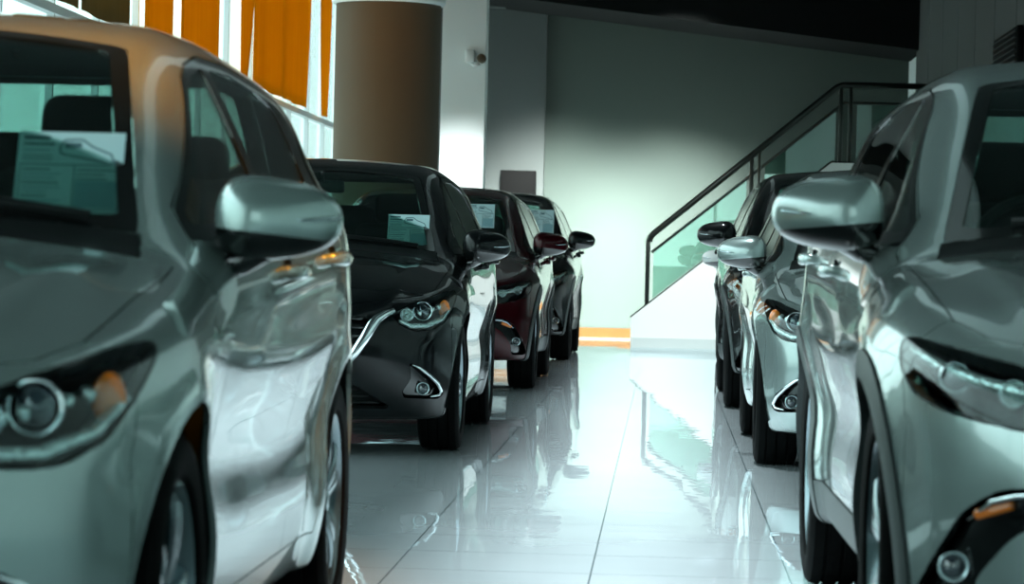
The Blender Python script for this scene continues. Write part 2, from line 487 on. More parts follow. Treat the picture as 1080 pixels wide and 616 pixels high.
# ------------------------------------------------------------------ the car
def build_car(name, form, style, pm):
    """a car facing -Y, origin on the ground under the front axle"""
    f = form; LS, WS, HS = f.Ls, f.Ws, f.Hs
    sh = Shell(f)
    sc = lambda pts, a, b: [(p[0] * a, p[1] * b) for p in pts]
    sz = lambda pts: sc(pts, LS, HS)       # (s,z) polygons
    wz = lambda pts: sc(pts, WS, HS)       # (w,z) polygons
    sw = lambda pts: sc(pts, LS, WS)       # (s,w) polygons
    zu = .19 + f.ride + .006
    near = [fc for fc in sh.bm.faces if abs(fc.calc_center_median().z - zu) < .05]
    bmesh.ops.bisect_plane(sh.bm, geom=near + list({e for fc in near for e in fc.edges}) + list({v for fc in near for v in fc.verts}), dist=2e-4, plane_co=(0, 0, zu), plane_no=(0, 0, 1))
    k = sh.lab('under')
    for fc in sh.bm.faces:
        if fc.calc_center_median().z < zu: fc[sh.lay] = k
    top = lambda poly, nm, over, nz=.2, lo=-1, hi=9: sh.cut(sw(poly), (1, 0, 0), (0, 1, 0), nm, lambda c, n: n.z > nz and lo < c.x / LS < hi, over)
    # panels -------------------------------------------------------
    sh.cut(sz([(-.3, .05), (.43, .05), (.43, .6), (.49, .72), (.49, .95), (-.3, .95)]), (1, 0, 0), (0, 0, 1), 'front_bumper', lambda c, n: True, ['body'])
    sh.side(sz([(.3, .1), (1.28, .1), (1.28, .80), (1.33, .93), (1.30, 1.02), (.3, 1.0)]), 'front_fender', ['body'], wmin=.5)
    hood_front = [(.085, -.1), (.085, 0), (.10, .2), (.135, .35), (.19, .47), (.27, .58), (.36, .66), (.48, .712)]
    top(hood_front + [(.6, .722), (.85, .735), (1.1, .738), (1.26, .735), (1.245, .68), (1.19, .5), (1.155, .3), (1.14, 0), (1.14, -.1)], 'bonnet', ['body', 'front_bumper', 'front_fender'], .12, -1, 1.35)
    top([(1.14, -.1), (1.14, 0), (1.155, .3), (1.19, .5), (1.245, .66), (1.25, .672), (1.36, .655), (1.34, .60), (1.27, .4), (1.225, .2), (1.215, 0), (1.215, -.1)], 'cowl', ['body', 'front_fender'], .1, 1, 1.5)
    top([(1.21, -.1), (1.21, 0), (1.225, .2), (1.27, .4), (1.34, .60), (1.36, .645), (1.39, .643), (2.00, .508), (2.01, .49), (1.995, .3), (1.98, 0), (1.98, -.1)], 'windscreen_band', ['body', 'cowl'], .1, 1, 2.3)
    top([(1.25, -.1), (1.25, 0), (1.265, .2), (1.31, .4), (1.375, .58), (1.40, .603), (1.96, .478), (1.965, .455), (1.95, .3), (1.93, 0), (1.93, -.1)], 'windscreen', ['windscreen_band'], .1, 1, 2.3)
    rear = lambda poly, nm, over: sh.cut(wz(poly), (0, 1, 0), (0, 0, 1), nm, lambda c, n: n.x > .12 and c.x > 3.2 * LS, over)
    sh.cut(sz([(3.72, .05), (4.4, .05), (4.4, .62), (3.80, .62), (3.72, .5)]), (1, 0, 0), (0, 0, 1), 'rear_bumper', lambda c, n: True, ['body'])
    rear([(-.1, .62), (.60, .62), (.66, .8), (.62, 1.05), (.56, 1.38), (.46, 1.408), (-.1, 1.408)], 'tailgate', ['body'])
    rear([(-.1, 1.07), (.52, 1.07), (.56, 1.10), (.51, 1.36), (.46, 1.385), (-.1, 1.39)], 'rear_window', ['tailgate'])
    dlo = [(1.43, .965), (1.50, 1.025), (2.06, 1.312), (2.2, 1.350), (2.45, 1.385), (2.8, 1.388), (3.15, 1.362), (3.40, 1.30), (3.50, 1.225), (3.52, 1.10), (3.2, 1.063), (2.45, 1.012), (1.8, .978)]
    fdoor = [(1.29, .27), (1.28, .80), (1.335, .92), (1.425, .955), (1.497, 1.029), (2.058, 1.316), (2.2, 1.354), (2.46, 1.389), (2.46, .9), (2.44, .27)]
    rdoor = [(2.46, 1.389), (2.8, 1.392), (3.15, 1.366), (3.30, 1.330), (3.36, 1.1), (3.30, .86), (3.10, .70), (2.98, .50), (2.95, .27), (2.44, .27), (2.46, .9)]
    sh.side(sz(fdoor), 'front_door', ['body', 'front_fender'])
    sh.side(sz(rdoor), 'rear_door', ['body'])
    fr = lambda a, b: [p for p in dlo if a <= p[0] <= b]
    # black surround split at the door edges
    sh.side(sz(dlo), 'frame_r', ['rear_door'])
    sh.side(sz(dlo), 'frame_f', ['front_door'])
    sh.side(sz(dlo), 'quarter_panel_trim', ['body'])
    sh.side(sz(rounded([(1.50, .998), (1.515, 1.018), (2.07, 1.292), (2.2, 1.325), (2.40, 1.358), (2.41, 1.2), (2.39, 1.032), (1.9, 1.008)], .02)), 'glass_f', ['frame_f'])
    sh.side(sz(rounded([(2.50, 1.358), (2.8, 1.362), (3.10, 1.340), (3.25, 1.31), (3.29, 1.18), (3.26, 1.09), (2.9, 1.062), (2.51, 1.04)], .02)), 'glass_r', ['frame_r'])
    sh.side(sz([(2.425, 1.38), (2.48, 1.38), (2.485, 1.2), (2.47, 1.02), (2.42, 1.02)]), 'b_pillar', ['frame_f', 'frame_r'])
    if f.clad:
        sh.side(sz([(.9, .05), (3.3, .05), (3.3, .33), (.9, .33)]), 'sill_cladding', None, wmin=.6)
        for cx, nm in ((f.sf, 'arch_cladding_f'), (f.sr, 'arch_cladding_r')):
            R = f.ar + .062
            sh.side([(cx + R * math.cos(t * PI / 24), f.wr + R * math.sin(t * PI / 24)) for t in range(48)], nm, None, wmin=.5)
    for cx in (f.sf, f.sr):
        poly = [(cx + f.ar * math.cos(t * PI / 24), f.wr + f.ar * math.sin(t * PI / 24)) for t in range(48)]
        sh.cut(poly, (1, 0, 0), (0, 0, 1), 'void', lambda c, n: c.y > .52, None)
    # lamps and openings ------------------------------------------------
    al = math.radians(36); U = (math.sin(al), math.cos(al), 0)
    def diag(pts):
        out = []
        for w, z in pts:
            s = f.front_s(w * WS, z * HS) if w < 2 else None
            out.append((s * U[0] + w * WS * U[1], z * HS))
        return out
    if style == 'hatch':
        hl = [(.535, .672), (.60, .712), (.68, .748), (.755, .782), (.80, .792), (.812, .765), (.803, .70), (.775, .635), (.72, .60), (.64, .597), (.575, .625)]
    else:
        hl = [(.50, .698), (.62, .737), (.72, .762), (.785, .780), (.806, .770), (.812, .72), (.790, .668), (.74, .640), (.64, .618), (.50, .600), (.47, .65)]
    over = ['front_bumper', 'bonnet', 'front_fender', 'body']
    dn = Vector((-math.cos(al), math.sin(al), 0))
    sh.cut(diag(rounded(hl, .012, 2)), U, (0, 0, 1), 'headlamp', lambda c, n: c.x < .95 and c.y > .3 and n.dot(dn) > .05, over)
    if style == 'hatch':
        grille = [(-.1, .668), (.0, .668), (.42, .658), (.452, .640), (.445, .60), (.37, .475), (.31, .425), (.22, .40), (0, .392), (-.1, .392)]
        lower = [(-.1, .355), (.30, .355), (.36, .345), (.53, .238), (.52, .228), (-.1, .225)]
        fog = [(.625, .445), (.655, .435), (.71, .395), (.765, .335), (.775, .295), (.755, .272), (.60, .278), (.595, .31), (.635, .37)]
    else:
        grille = [(-.1, .715), (0, .715), (.42, .705), (.475, .68), (.47, .62), (.39, .48), (.33, .42), (.24, .385), (0, .375), (-.1, .375)]
        lower = [(-.1, .335), (.34, .335), (.44, .30), (.48, .25), (.46, .235), (-.1, .235)]
        fog = [(.47, .515), (.58, .512), (.655, .498), (.712, .453), (.755, .36), (.785, .275), (.775, .25), (.69, .25), (.685, .33), (.63, .41), (.57, .453), (.47, .47)]
    sh.front(wz(rounded(grille, .015, 2)), 'grille', over)
    sh.front(wz(rounded(lower, .015, 2)), 'lower_intake', over)
    sh.front(wz(rounded(fog, .02, 2)), 'fog', over)
    sh.side(sz(rounded([(3.62, .93), (3.70, 1.0), (3.80, 1.03), (4.1, 1.02), (4.1, .86), (3.85, .84), (3.72, .87)], .03)), 'tail_lamp', ['body', 'tailgate', 'rear_bumper'], wmin=.50)

    kq = sh.lab('quarter_panel_trim'); kb = sh.lab('front_door')
    for fc in sh.bm.faces:
        if fc[sh.lay] == kq and fc.calc_center_median().x < 3.0 * LS: fc[sh.lay] = kb if fc.calc_center_median().x < 2.45 * LS else sh.lab('rear_door')
    root = empty(name)
    P = [pm, M['inner']]
    def put(nm, label, mats=P, parent=root, merge=True, **kw):
        a = sh.extract(label, **kw)
        return to_obj(nm, a, mats, parent, f, merge=merge)
    put('body_shell', 'body'); put('front_bumper', 'front_bumper'); put('bonnet', 'bonnet')
    put('front_fender', 'front_fender', merge=False); put('rear_bumper', 'rear_bumper')
    tg = put('tailgate', 'tailgate')[0]
    put('rear_window', 'rear_window', [M['glass'], M['glass']], tg, gap=0, off=-.003, thick=.004)
    put('cowl_panel', 'cowl', [M['trim'], M['inner']])
    ws = put('windscreen', 'windscreen', [M['glass'], M['glass']], gap=0, off=-.003, thick=.004)[0]
    put('windscreen_border', 'windscreen_band', [M['gloss'], M['inner']], ws, gap=.0005)
    put('underbody', 'under', [M['inner'], M['inner']], gap=-.004)
    fd = put('front_door', 'front_door', merge=False); rd = put('rear_door', 'rear_door', merge=False)
    for lb, nm, ds in (('frame_f', 'window_frame', fd), ('frame_r', 'window_frame', rd)):
        o = put(nm, lb, [M['gloss'], M['inner']], merge=False, gap=.0006, parent=None)
        for a, d in zip(o, ds): a.parent = d
    for lb, ds in (('glass_f', fd), ('glass_r', rd)):
        o = put('door_glass', lb, [M['sideglass'], M['sideglass']], merge=False, gap=0, off=-.003, thick=.004, parent=None)
        for a, d in zip(o, ds): a.parent = d
    put('b_pillar', 'b_pillar', [M['gloss'], M['inner']], merge=False, gap=.001)
    put('quarter_trim', 'quarter_panel_trim', [M['gloss'], M['inner']], merge=False, gap=.001)
    if f.clad:
        put('sill_cladding', 'sill_cladding', [M['clad'], M['inner']], merge=False, off=.004, thick=.02)
        put('arch_cladding', 'arch_cladding_f', [M['clad'], M['inner']], merge=False, off=.006, thick=.02)
        put('arch_cladding', 'arch_cladding_r', [M['clad'], M['inner']], merge=False, off=.006, thick=.02)
    put('tail_lamp', 'tail_lamp', [M['redlens'], M['inner']], merge=False)
    gr = put('grille', 'grille', [M['trim'], M['gloss'], M['inner']], off=-.045, wall=True, thick=.004, gap=0)[0]
    li = put('lower_intake', 'lower_intake', [M['trim'], M['trim'], M['inner']], off=-.05, wall=True, thick=.004, gap=0)[0]
    fgs = put('fog_lamp_bezel', 'fog', [M['gloss'], M['gloss'], M['inner']], off=-.03, wall=True, thick=.004, gap=0, merge=False)
    hls = put('headlamp', 'headlamp', [M['lampdark'], M['lampdark'], M['inner']], off=-.075, wall=True, thick=.004, gap=.001, merge=False)
    lens = put('lamp_lens', 'headlamp', [M['lens'], M['lens']], merge=False, gap=.0015, off=.0, thick=.003, parent=None)
    def T(s, w, z, sg): return Vector((w * WS * sg, s - f.sf, z * HS))
    def Fp(w, z, sg, d=0.0): return T(f.front_s(w * WS, z * HS) + d, w, z, sg)
    for i, sg in enumerate((1, -1)):
        lens[i].parent = hls[i]; h = hls[i]
        if style == 'hatch':
            pj, r1, am = (.672, .690), .036, (.765, .700)
            inner = (.602, .672); r2 = .026
            fin = [(.570, .642), (.62, .618), (.69, .618), (.755, .648), (.788, .70)]
        else:
            pj, r1, am = (.72, .705), .024, (.775, .720)
            inner = (.62, .680); r2 = .022
            fin = [(.52, .668), (.60, .682), (.68, .700), (.74, .722), (.785, .752)]
        for (w, z), r, mm, nm in ((pj, r1, 'projector', 'projector_lens'), (inner, r2, 'facet', 'reflector_bowl')):
            c = Fp(w, z, sg, .06)
            bm = bmesh.new()
            lathe(bm, [(.03, r * .5), (.0, r), (-.028, r * 1.18), (-.030, r * 1.05), (-.012, r * .92)] if nm != 'projector_lens' else [(.03, r * .6), (0, r * .95), (-.008, r * .93), (-.020, r * .75), (-.029, r * .4), (-.032, 0)], 32, 'Y', c)
            obj(nm, bm, M[mm], h)
            bm = bmesh.new()
            lathe(bm, [(.0, r * 1.02), (-.012, r * 1.08), (-.022, r * 1.25), (-.004, r * 1.30), (.006, r * 1.15)], 32, 'Y', c, closed=True)
            obj('chrome_ring', bm, M['chrome'], h)
        c = Fp(am[0], am[1], sg, .055)
        bm = bmesh.new()
        if style == 'hatch': bmesh.ops.create_uvsphere(bm, u_segments=20, v_segments=12, radius=1.0, matrix=Matrix.Translation(c) @ Matrix.Rotation(sg * .5, 4, 'Z') @ Matrix.Diagonal((.030, .016, .044, 1)))
        if style == 'hatch': obj('indicator', bm, M['amber'], h)
        else: bm.free()
        pts = [Fp(w, z, sg, .030) for w, z in fin]
        bm = bmesh.new()
        q = []
        for a, b in zip(pts, pts[1:]):
            for t in range(4): q.append(a.lerp(b, t / 4))
        q.append(pts[-1])
        tube(bm, q, [.010 + .004 * math.sin(PI * t / (len(q) - 1)) for t in range(len(q))], 10)
        obj('light_guide', bm, M['facet'], h)
        # reflector steps beside the projector
        bm = bmesh.new()
        for j in range(7 if style == 'hatch' else 0):
            t = j / 6
            w = inner[0] + (am[0] - inner[0]) * t; z = (fin[0][1] + .035) + .052 * t if style == 'hatch' else .642 + .03 * t
            p = Fp(w, z - .012, sg, .050)
            bx(bm, p, (.018, .03, .022), .004, 1, Matrix.Rotation(sg * (.3 + .5 * t), 4, 'Z') @ Matrix.Rotation(.3 * ((j % 3) - 1), 4, 'X'))
        if style == 'hatch': obj('reflector_steps', bm, M['facet'], h)
        else: bm.free()
        # fog lamp
        fg = fgs[i]
        fw, fz_ = ((.685, .322) if style == 'hatch' else (.720, .345))
        c = Fp(fw, fz_, sg, .022); bm = bmesh.new()
        lathe(bm, [(.012, .020), (-.004, .030), (-.012, .0325), (-.016, .029), (-.010, .026)], 28, 'Y', c)
        obj('fog_lamp_rim', bm, M['satin'], fg)
        bm = bmesh.new(); lathe(bm, [(.004, .026), (-.010, .025), (-.016, .014), (-.018, 0)], 28, 'Y', c)
        obj('fog_lamp_glass', bm, M['projector'], fg)
        if style == 'hatch':
            cp = [(.640, .437), (.672, .420), (.715, .385), (.750, .345), (.765, .31), (.755, .288), (.72, .283)]
            rr = [.003, .006, .009, .011, .010, .007, .003]
        else:
            cp = [(.500, .500), (.56, .498), (.62, .492), (.66, .478), (.70, .44)]
            rr = [.003, .006, .007, .006, .003]
        bm = bmesh.new(); tube(bm, [Fp(w, z, sg, -.001) for w, z in cp], rr, 10)
        obj('chrome_blade', bm, M['chrome'], fg)
        if style != 'hatch':
            c = Fp(.655, .462, sg, .018)
            bm = bmesh.new(); bx(bm, c, (.085, .02, .022), .008, 2, Matrix.Rotation(sg * .35, 4, 'Y') @ Matrix.Rotation(sg * .45, 4, 'Z'))
            obj('fog_indicator', bm, M['amber'], fg)
    # chrome grille wing --------------------------------------------
    if style == 'hatch':
        wing = [(.545, .690), (.505, .672), (.468, .645), (.448, .615), (.415, .555), (.372, .487), (.335, .442), (.29, .410), (.22, .392), (.11, .384), (0, .382)]
        wr_ = [.010, .016, .021, .023, .022, .020, .019, .017, .015, .014, .014]
    else:
        wing = [(.56, .655), (.52, .650), (.485, .635), (.455, .60), (.415, .53), (.375, .465), (.325, .408), (.25, .376), (.12, .367), (0, .366)]
        wr_ = [.008, .013, .018, .020, .020, .019, .017, .015, .013, .013]
    bm = bmesh.new()
    wr_ = [q * 1.25 for q in wr_]
    tube(bm, [Fp(w, z, 1, -.002) for w, z in wing] + [Fp(w, z, -1, -.002) for w, z in wing[-2::-1]], wr_ + wr_[-2::-1], 14)
    obj('chrome_grille_wing', bm, M['chrome'], gr)
    # grille bars
    bm = bmesh.new()
    def width_at(poly, z):
        best = 0
        for a, b in zip(poly, poly[1:]):
            if (a[1] - z) * (b[1] - z) < 0: best = max(best, a[0] + (b[0] - a[0]) * (z - a[1]) / (b[1] - a[1]))
        return best
    z0, z1 = min(p[1] for p in grille) + .02, max(p[1] for p in grille) - .018
    for j in range(7):
        z = z0 + (z1 - z0) * j / 6; wm = width_at(grille, z) - .012
        if wm < .05: continue
        tube(bm, [Fp(abs(t), z, 1 if t >= 0 else -1, .016) for t in np.linspace(-wm, wm, 17)], .0085, 6, squash=(1.0, 1.3))
    obj('grille_bars', bm, M['gloss'], gr)
    bm = bmesh.new()
    for j in range(3):
        z = .255 + j * .032; wm = width_at(lower, z) - .015
        if wm < .05: continue
        tube(bm, [Fp(abs(t), z, 1 if t >= 0 else -1, .02) for t in np.linspace(-wm, wm, 13)], .007, 6, squash=(1.0, 1.3))
    obj('intake_bars', bm, M['trim'], li)
    # emblem: an oval ring with a winged stroke inside
    ez = (z1 + .005 - .075)
    c = Fp(0, ez, 1, -.018)
    bm = bmesh.new()
    ring = [c + Vector((.075 * math.cos(t), 0, .058 * math.sin(t))) for t in np.linspace(0, 2 * PI, 41)]
    tube(bm, ring, .0075, 8, cap=False)
    for sg in (1, -1):
        tube(bm, [c + Vector((sg * x, -.002, z)) for x, z in ((0, -.012), (.02, -.004), (.035, .012), (.05, .028), (.064, .026))], [.005, .006, .007, .006, .004], 8)
    obj('emblem', bm, M['chrome'], gr)
    # door mirrors ---------------------------------------------------
    big = style != 'hatch'
    a, b, dpt = (.135 if big else .124), (.092 if big else .084), .108
    for i, sg in enumerate((1, -1)):
        mc = Vector((sg * (.8475 * WS + .052), 1.50 * LS - f.sf, (1.035 if big else 1.008) * HS))
        mir = bpy.data.objects.new('door_mirror', None)
        def shell(lo, hi, grow=0.0, back=False):
            bm = bmesh.new(); nu, nv = 40, 16
            def pt(u, v):
                th = u * 2 * PI; ca, sa = math.cos(th), math.sin(th)
                e = 2.0 / 3.0
                ox = math.copysign(abs(ca) ** e, ca); oz = math.copysign(abs(sa) ** (2.0 / 2.5), sa)
                x = ox * a; z = oz * b * (1 - .22 * (x / a)) ** 1 * (1.0 if sa > 0 else .92)
                r = math.sin(v * PI / 2); d = math.cos(v * PI / 2)
                x *= r ** .9; z *= r ** .9
                yy = -dpt * d ** .75 * (1 - .25 * (x / a)) + .010 * (x / a)
                return Vector((x * (1 + grow), yy * (1 + grow) + .045, z * (1 + grow)))
            rows = []
            for v in range(nv + 1):
                rows.append([bm.verts.new(pt(u / nu, max(v, .001) / nv)) for u in range(nu)])
            for r0, r1 in zip(rows, rows[1:]):
                for u in range(nu):
                    bm.faces.new((r0[u], r0[(u + 1) % nu], r1[(u + 1) % nu], r1[u]))
            rim = rows[-1]
            inn = [bm.verts.new(v.co * .93 + Vector((0, .012, 0))) for v in rim]
            for u in range(nu): bm.faces.new((rim[u], rim[(u + 1) % nu], inn[(u + 1) % nu], inn[u]))
            bmesh.ops.remove_doubles(bm, verts=bm.verts, dist=.0004)
            for zc, keep in ((lo, 1), (hi, -1)):
                if zc is not None:
                    bmesh.ops.bisect_plane(bm, geom=bm.verts[:] + bm.edges[:] + bm.faces[:], plane_co=(0, 0, zc), plane_no=(.10, 0, keep * 1.0) if keep > 0 else (-.10, 0, -1.0), clear_inner=True)
            for v in bm.verts: v.co = Vector((v.co.x * sg, v.co.y, v.co.z)) + mc
            return bm
        cap = obj('door_mirror', shell(-.028, None), pm, root)
        bm = shell(None, -.028)
        base = obj('mirror_lower_cover', bm, M['gloss'], cap)
        bm = bmesh.new(); pts = [mc + Vector((sg * -.02, .02, -.055)), mc + Vector((sg * -.07, .03, -.085)), mc + Vector((sg * -.115, .05, -.10)), mc + Vector((sg * -.155, .06, -.085))]
        tube(bm, pts, [.030, .030, .033, .036], 16, squash=(1.5, .8))
        obj('mirror_arm', bm, M['gloss'], cap)
        bm = bmesh.new(); vs = []
        for u in range(32):
            th = u / 32 * 2 * PI; ca, sa = math.cos(th), math.sin(th)
            x = math.copysign(abs(ca) ** .667, ca) * a * .92; z = math.copysign(abs(sa) ** .8, sa) * b * .92 * (1 - .22 * x / a)
            vs.append(mc + Vector((x * sg, .048 + .010 * x / a, z)))
        lo_ = [bm.verts.new(v) for v in vs]; hi_ = [bm.verts.new(v + Vector((0, .004, 0))) for v in vs]
        bm.faces.new(lo_); bm.faces.new(hi_[::-1])
        for u in range(32): bm.faces.new((lo_[u], hi_[u], hi_[(u + 1) % 32], lo_[(u + 1) % 32]))
        obj('mirror_glass', bm, M['mirror'], cap, smooth=False)
        bm = bmesh.new()
        tube(bm, [mc + Vector((sg * x, y_, z)) for x, y_, z in ((.045, -.050, .0), (.08, -.033, .002), (.108, -.006, .005), (.122, .022, .008))], [.002, .004, .005, .003], 8)
        obj('mirror_indicator', bm, M['satin'], cap)
        # door handles -------------------------------------------------
        for s, dr in ((2.27, fd[i]), (3.12, rd[i])):
            z = .905 if s < 3 else .935
            wv = f.side_w(s * LS, z * HS)
            c = Vector((sg * (wv + .018), s * LS - f.sf, z * HS)); bm = bmesh.new()
            tube(bm, [c + Vector((sg * x, y, 0)) for x, y in ((-.022, -.095), (.004, -.08), (.016, -.03), (.016, .03), (.004, .08), (-.022, .095))], [.010, .014, .0155, .0155, .014, .010], 12, squash=(.75, 1.2))
            h = obj('door_handle', bm, pm, dr)
            bm = bmesh.new(); lathe(bm, [(-.004, .030), (.002, .030), (.002, 0)], 24, 'X', (0, 0, 0))
            for v in bm.verts: v.co = Vector((v.co.x * sg + sg * (wv + .0), v.co.y * 1.5 + c.y, v.co.z + c.z))
            obj('handle_recess', bm, M['inner'], dr)
        # wheel arch liner
        for cx in (f.sf, f.sr):
            bm = bmesh.new(); R = f.ar + .012; n = 28; wout = .80 * WS
            A_ = [(-.25 + (PI + .5) * t / n) for t in range(n + 1)]
            o_ = [bm.verts.new((sg * wout, cx - f.sf + R * math.cos(t), f.wr + R * math.sin(t))) for t in A_]
            n_ = [bm.verts.new((sg * .50, cx - f.sf + R * math.cos(t), f.wr + R * math.sin(t))) for t in A_]
            for t in range(n): bm.faces.new((o_[t], o_[t + 1], n_[t + 1], n_[t]))
            bm.faces.new(n_)
            obj('wheel_arch_liner', bm, M['inner'], root)
    # wheels ----------------------------------------------------------
    first = None
    wl = [(1, f.sf), (-1, f.sf), (1, f.sr), (-1, f.sr)]
    r = f.wr; tw = .098; rr = r * .715
    def wheel_parts(sg):
        parts = []
        bm = bmesh.new()
        pr = [(-tw * .82, rr), (-tw * .98, rr + .012), (-tw * 1.05, (rr + r) / 2), (-tw * .98, r - .016), (-tw * .86, r - .004)]
        for gx in (-.5, 0, .5):
            pr += [(tw * gx - .006, r), (tw * gx - .005, r - .007), (tw * gx + .005, r - .007), (tw * gx + .006, r)]
        pr += [(tw * .86, r - .004), (tw * .98, r - .016), (tw * 1.05, (rr + r) / 2), (tw * .98, rr + .012), (tw * .82, rr)]
        lathe(bm, pr, 72, 'X', closed=True)
        tyre = obj('tyre', bm, M['tyre'], None, angle=35); parts.append(tyre)
        bm = bmesh.new()     # barrel and lip
        lathe(bm, [(-tw * .8, rr + .004), (tw * .80, rr + .004), (tw * .88, rr + .006), (tw * .90, rr - .004), (tw * .78, rr - .014), (tw * .3, rr - .03), (-tw * .8, rr - .03)], 72, 'X', closed=True)
        # hub
        lathe(bm, [(tw * .1, .07), (tw * .62, .062), (tw * .70, .030), (tw * .70, 0)], 32, 'X')
        # five double spokes
        for kk in range(5):
            for off in (-.17, .17):
                a0 = kk * 2 * PI / 5; seg = []
                for t in range(7):
                    q = t / 6; rad = .050 + (rr - .020 - .050) * q; an = a0 + off * (.55 + .65 * q); hw = .020 * (1 - .25 * q) + .004
                    x = tw * (.66 + .10 * math.sin(q * PI * .9) + .06 * q)
                    cs, sn = math.cos(an), math.sin(an)
                    ring = []
                    for ex, et in ((0, -1), (.006, -.55), (.006, .55), (0, 1), (-.03, .7), (-.03, -.7)):
                        ring.append(bm.verts.new((x + ex, rad * cs - et * hw * sn, rad * sn + et * hw * cs)))
                    seg.append(ring)
                for p, q_ in zip(seg, seg[1:]):
                    for j in range(6): bm.faces.new((p[j], p[(j + 1) % 6], q_[(j + 1) % 6], q_[j]))
                bm.faces.new(seg[0]); bm.faces.new(seg[-1][::-1])
        rim = obj('alloy_rim', bm, M['rim'], None, angle=35); parts.append(rim)
        bm = bmesh.new(); lathe(bm, [(tw * .70, .028), (tw * .78, .026), (tw * .80, .018), (tw * .80, 0)], 24, 'X')
        parts.append(obj('hub_cap', bm, M['satin'], None))
        bm = bmesh.new()
        lathe(bm, [(-.005, .14), (.012, .14), (.012, .07), (.03, .065), (.03, 0)], 40, 'X')
        parts.append(obj('brake_disc', bm, M['disc'], None, angle=30))
        bm = bmesh.new()
        for kk in range(5):
            a0 = kk * 2 * PI / 5 + PI / 5
            lathe(bm, [(tw * .5, .010), (tw * .66, .010), (tw * .68, .006), (tw * .68, 0)], 8, 'X', (0, .043 * math.cos(a0), .043 * math.sin(a0)))
        parts.append(obj('wheel_bolts', bm, M['satin'], None))
        return parts
    proto = wheel_parts(1)
    for kk, (sg, cx) in enumerate(wl):
        e = bpy.data.objects.new('wheel', None); link(e, root)
        e.location = (sg * (.8475 * WS - tw - .012), cx - f.sf, r); e.rotation_euler = (.23 * kk, 0, 0) if sg > 0 else (.2 * kk, 0, PI)
        for p in proto:
            c = p if kk == 0 else p.copy()
            if kk: COL.objects.link(c)
            c.parent = e
    # cabin -----------------------------------------------------------
    y0 = -f.sf
    def C(s, w, z): return (w * WS, s * LS + y0, z * HS)
    box('cabin_floor', C(2.5, 0, .30), (1.35 * WS, 2.5 * LS, .05), M['inner'], root, .01)
    bm = bmesh.new()
    bx(bm, C(1.56, 0, .80), (1.36 * WS, .44, .26), .07, 4)
    bx(bm, C(1.60, -.36, .935), (.34, .20, .09), .035, 3)
    bx(bm, C(1.66, 0, .945), (.19, .03, .11), .01, 2)
    obj('dashboard', bm, M['dash'], root, angle=50)
    for s, wd, xs in ((2.28, .48, (-.36, .36)), (3.02, .46, (-.42, 0.02, .42))):
        for xw in xs:
            ys = s * LS + y0
            bm = bmesh.new(); bx(bm, (xw * WS, ys - .16, .50), (wd, .48, .16), .06, 4)
            st = obj('seat', bm, M['seat'], root, angle=50)
            bm = bmesh.new()
            rot = Matrix.Rotation(math.radians(-18), 4, 'X')
            bx(bm, (xw * WS, ys + .13, .83), (wd, .13, .62), .06, 4, rot)
            bx(bm, (xw * WS - wd * .42, ys + .08, .80), (.07, .13, .50), .03, 3, rot)
            bx(bm, (xw * WS + wd * .42, ys + .08, .80), (.07, .13, .50), .03, 3, rot)
            obj('seat_back', bm, M['seat'], st, angle=50)
            bm = bmesh.new(); bx(bm, (xw * WS, ys + .245, 1.21 if s < 3 else 1.15), (.27, .11, .17), .045, 4, rot)
            for q in (-.05, .05): tube(bm, [(xw * WS + q, ys + .21, 1.05), (xw * WS + q, ys + .24, 1.2)], .006, 8)
            obj('headrest', bm, M['seat'], st, angle=50)
    c = Vector(C(1.86, -.36, .93)); bm = bmesh.new()
    rm = Matrix.Rotation(math.radians(-24), 3, 'X')
    tube(bm, [c + rm @ Vector((.185 * math.cos(t), 0, .185 * math.sin(t))) for t in np.linspace(0, 2 * PI, 37)], .014, 10, cap=False)
    for t in (0, PI, -PI / 2): tube(bm, [c + rm @ Vector((.04 * math.cos(t), -.02, .04 * math.sin(t))), c + rm @ Vector((.18 * math.cos(t), 0, .18 * math.sin(t)))], .014, 8)
    bx(bm, c + Vector((0, -.03, 0)), (.15, .06, .13), .025, 3)
    tube(bm, [c + Vector((0, -.03, 0)), c + Vector((0, -.22, -.06))], .03, 10)
    obj('steering_wheel', bm, M['dash'], root)
    bm = bmesh.new(); c = Vector(C(1.93, 0, 1.31))
    bx(bm, c, (.23, .035, .065), .016, 3)
    tube(bm, [c + Vector((0, -.01, .02)), c + Vector((0, -.03, .075))], .009, 8)
    obj('interior_mirror', bm, M['dash'], root)
    # wipers
    for x0, x1 in ((-.50, .02), (.05, .56)):
        bm = bmesh.new(); pts = []
        for t in np.linspace(0, 1, 9):
            x = x0 + (x1 - x0) * t; s = (1.245 + .30 * x * x + .02 * (1 - t)) * LS
            pts.append((x * WS, s + y0, f.top_z(s, abs(x) * WS) + .014))
        tube(bm, pts, .007, 8, squash=(.8, 1.3))
        obj('wiper', bm, M['trim'], root)
    # shark-fin aerial
    bm = bmesh.new(); zt = f.top_z(3.35 * LS, 0); yy = 3.35 * LS + y0
    tube(bm, [(0, yy - .06, zt - .005), (0, yy - .02, zt + .012), (0, yy + .03, zt + .04), (0, yy + .055, zt + .045)], [.022, .020, .010, .003], 10, squash=(.6, 1.2))
    obj('roof_aerial', bm, M['gloss'], root)
    sh.bm.free()
    return root

def copy_car(root, old, new):
    """a copy of the car, its parts and sub-parts; painted meshes get the new paint"""
    def rec(o, parent):
        c = o.copy(); COL.objects.link(c)
        if parent is not None: c.parent = parent
        if c.type == 'MESH' and old in list(c.data.materials) and new is not old:
            c.data = c.data.copy()
            for i, m in enumerate(c.data.materials):
                if m == old: c.data.materials[i] = new
        for ch in list(o.children): rec(ch, c)
        return c
    return rec(root, None)

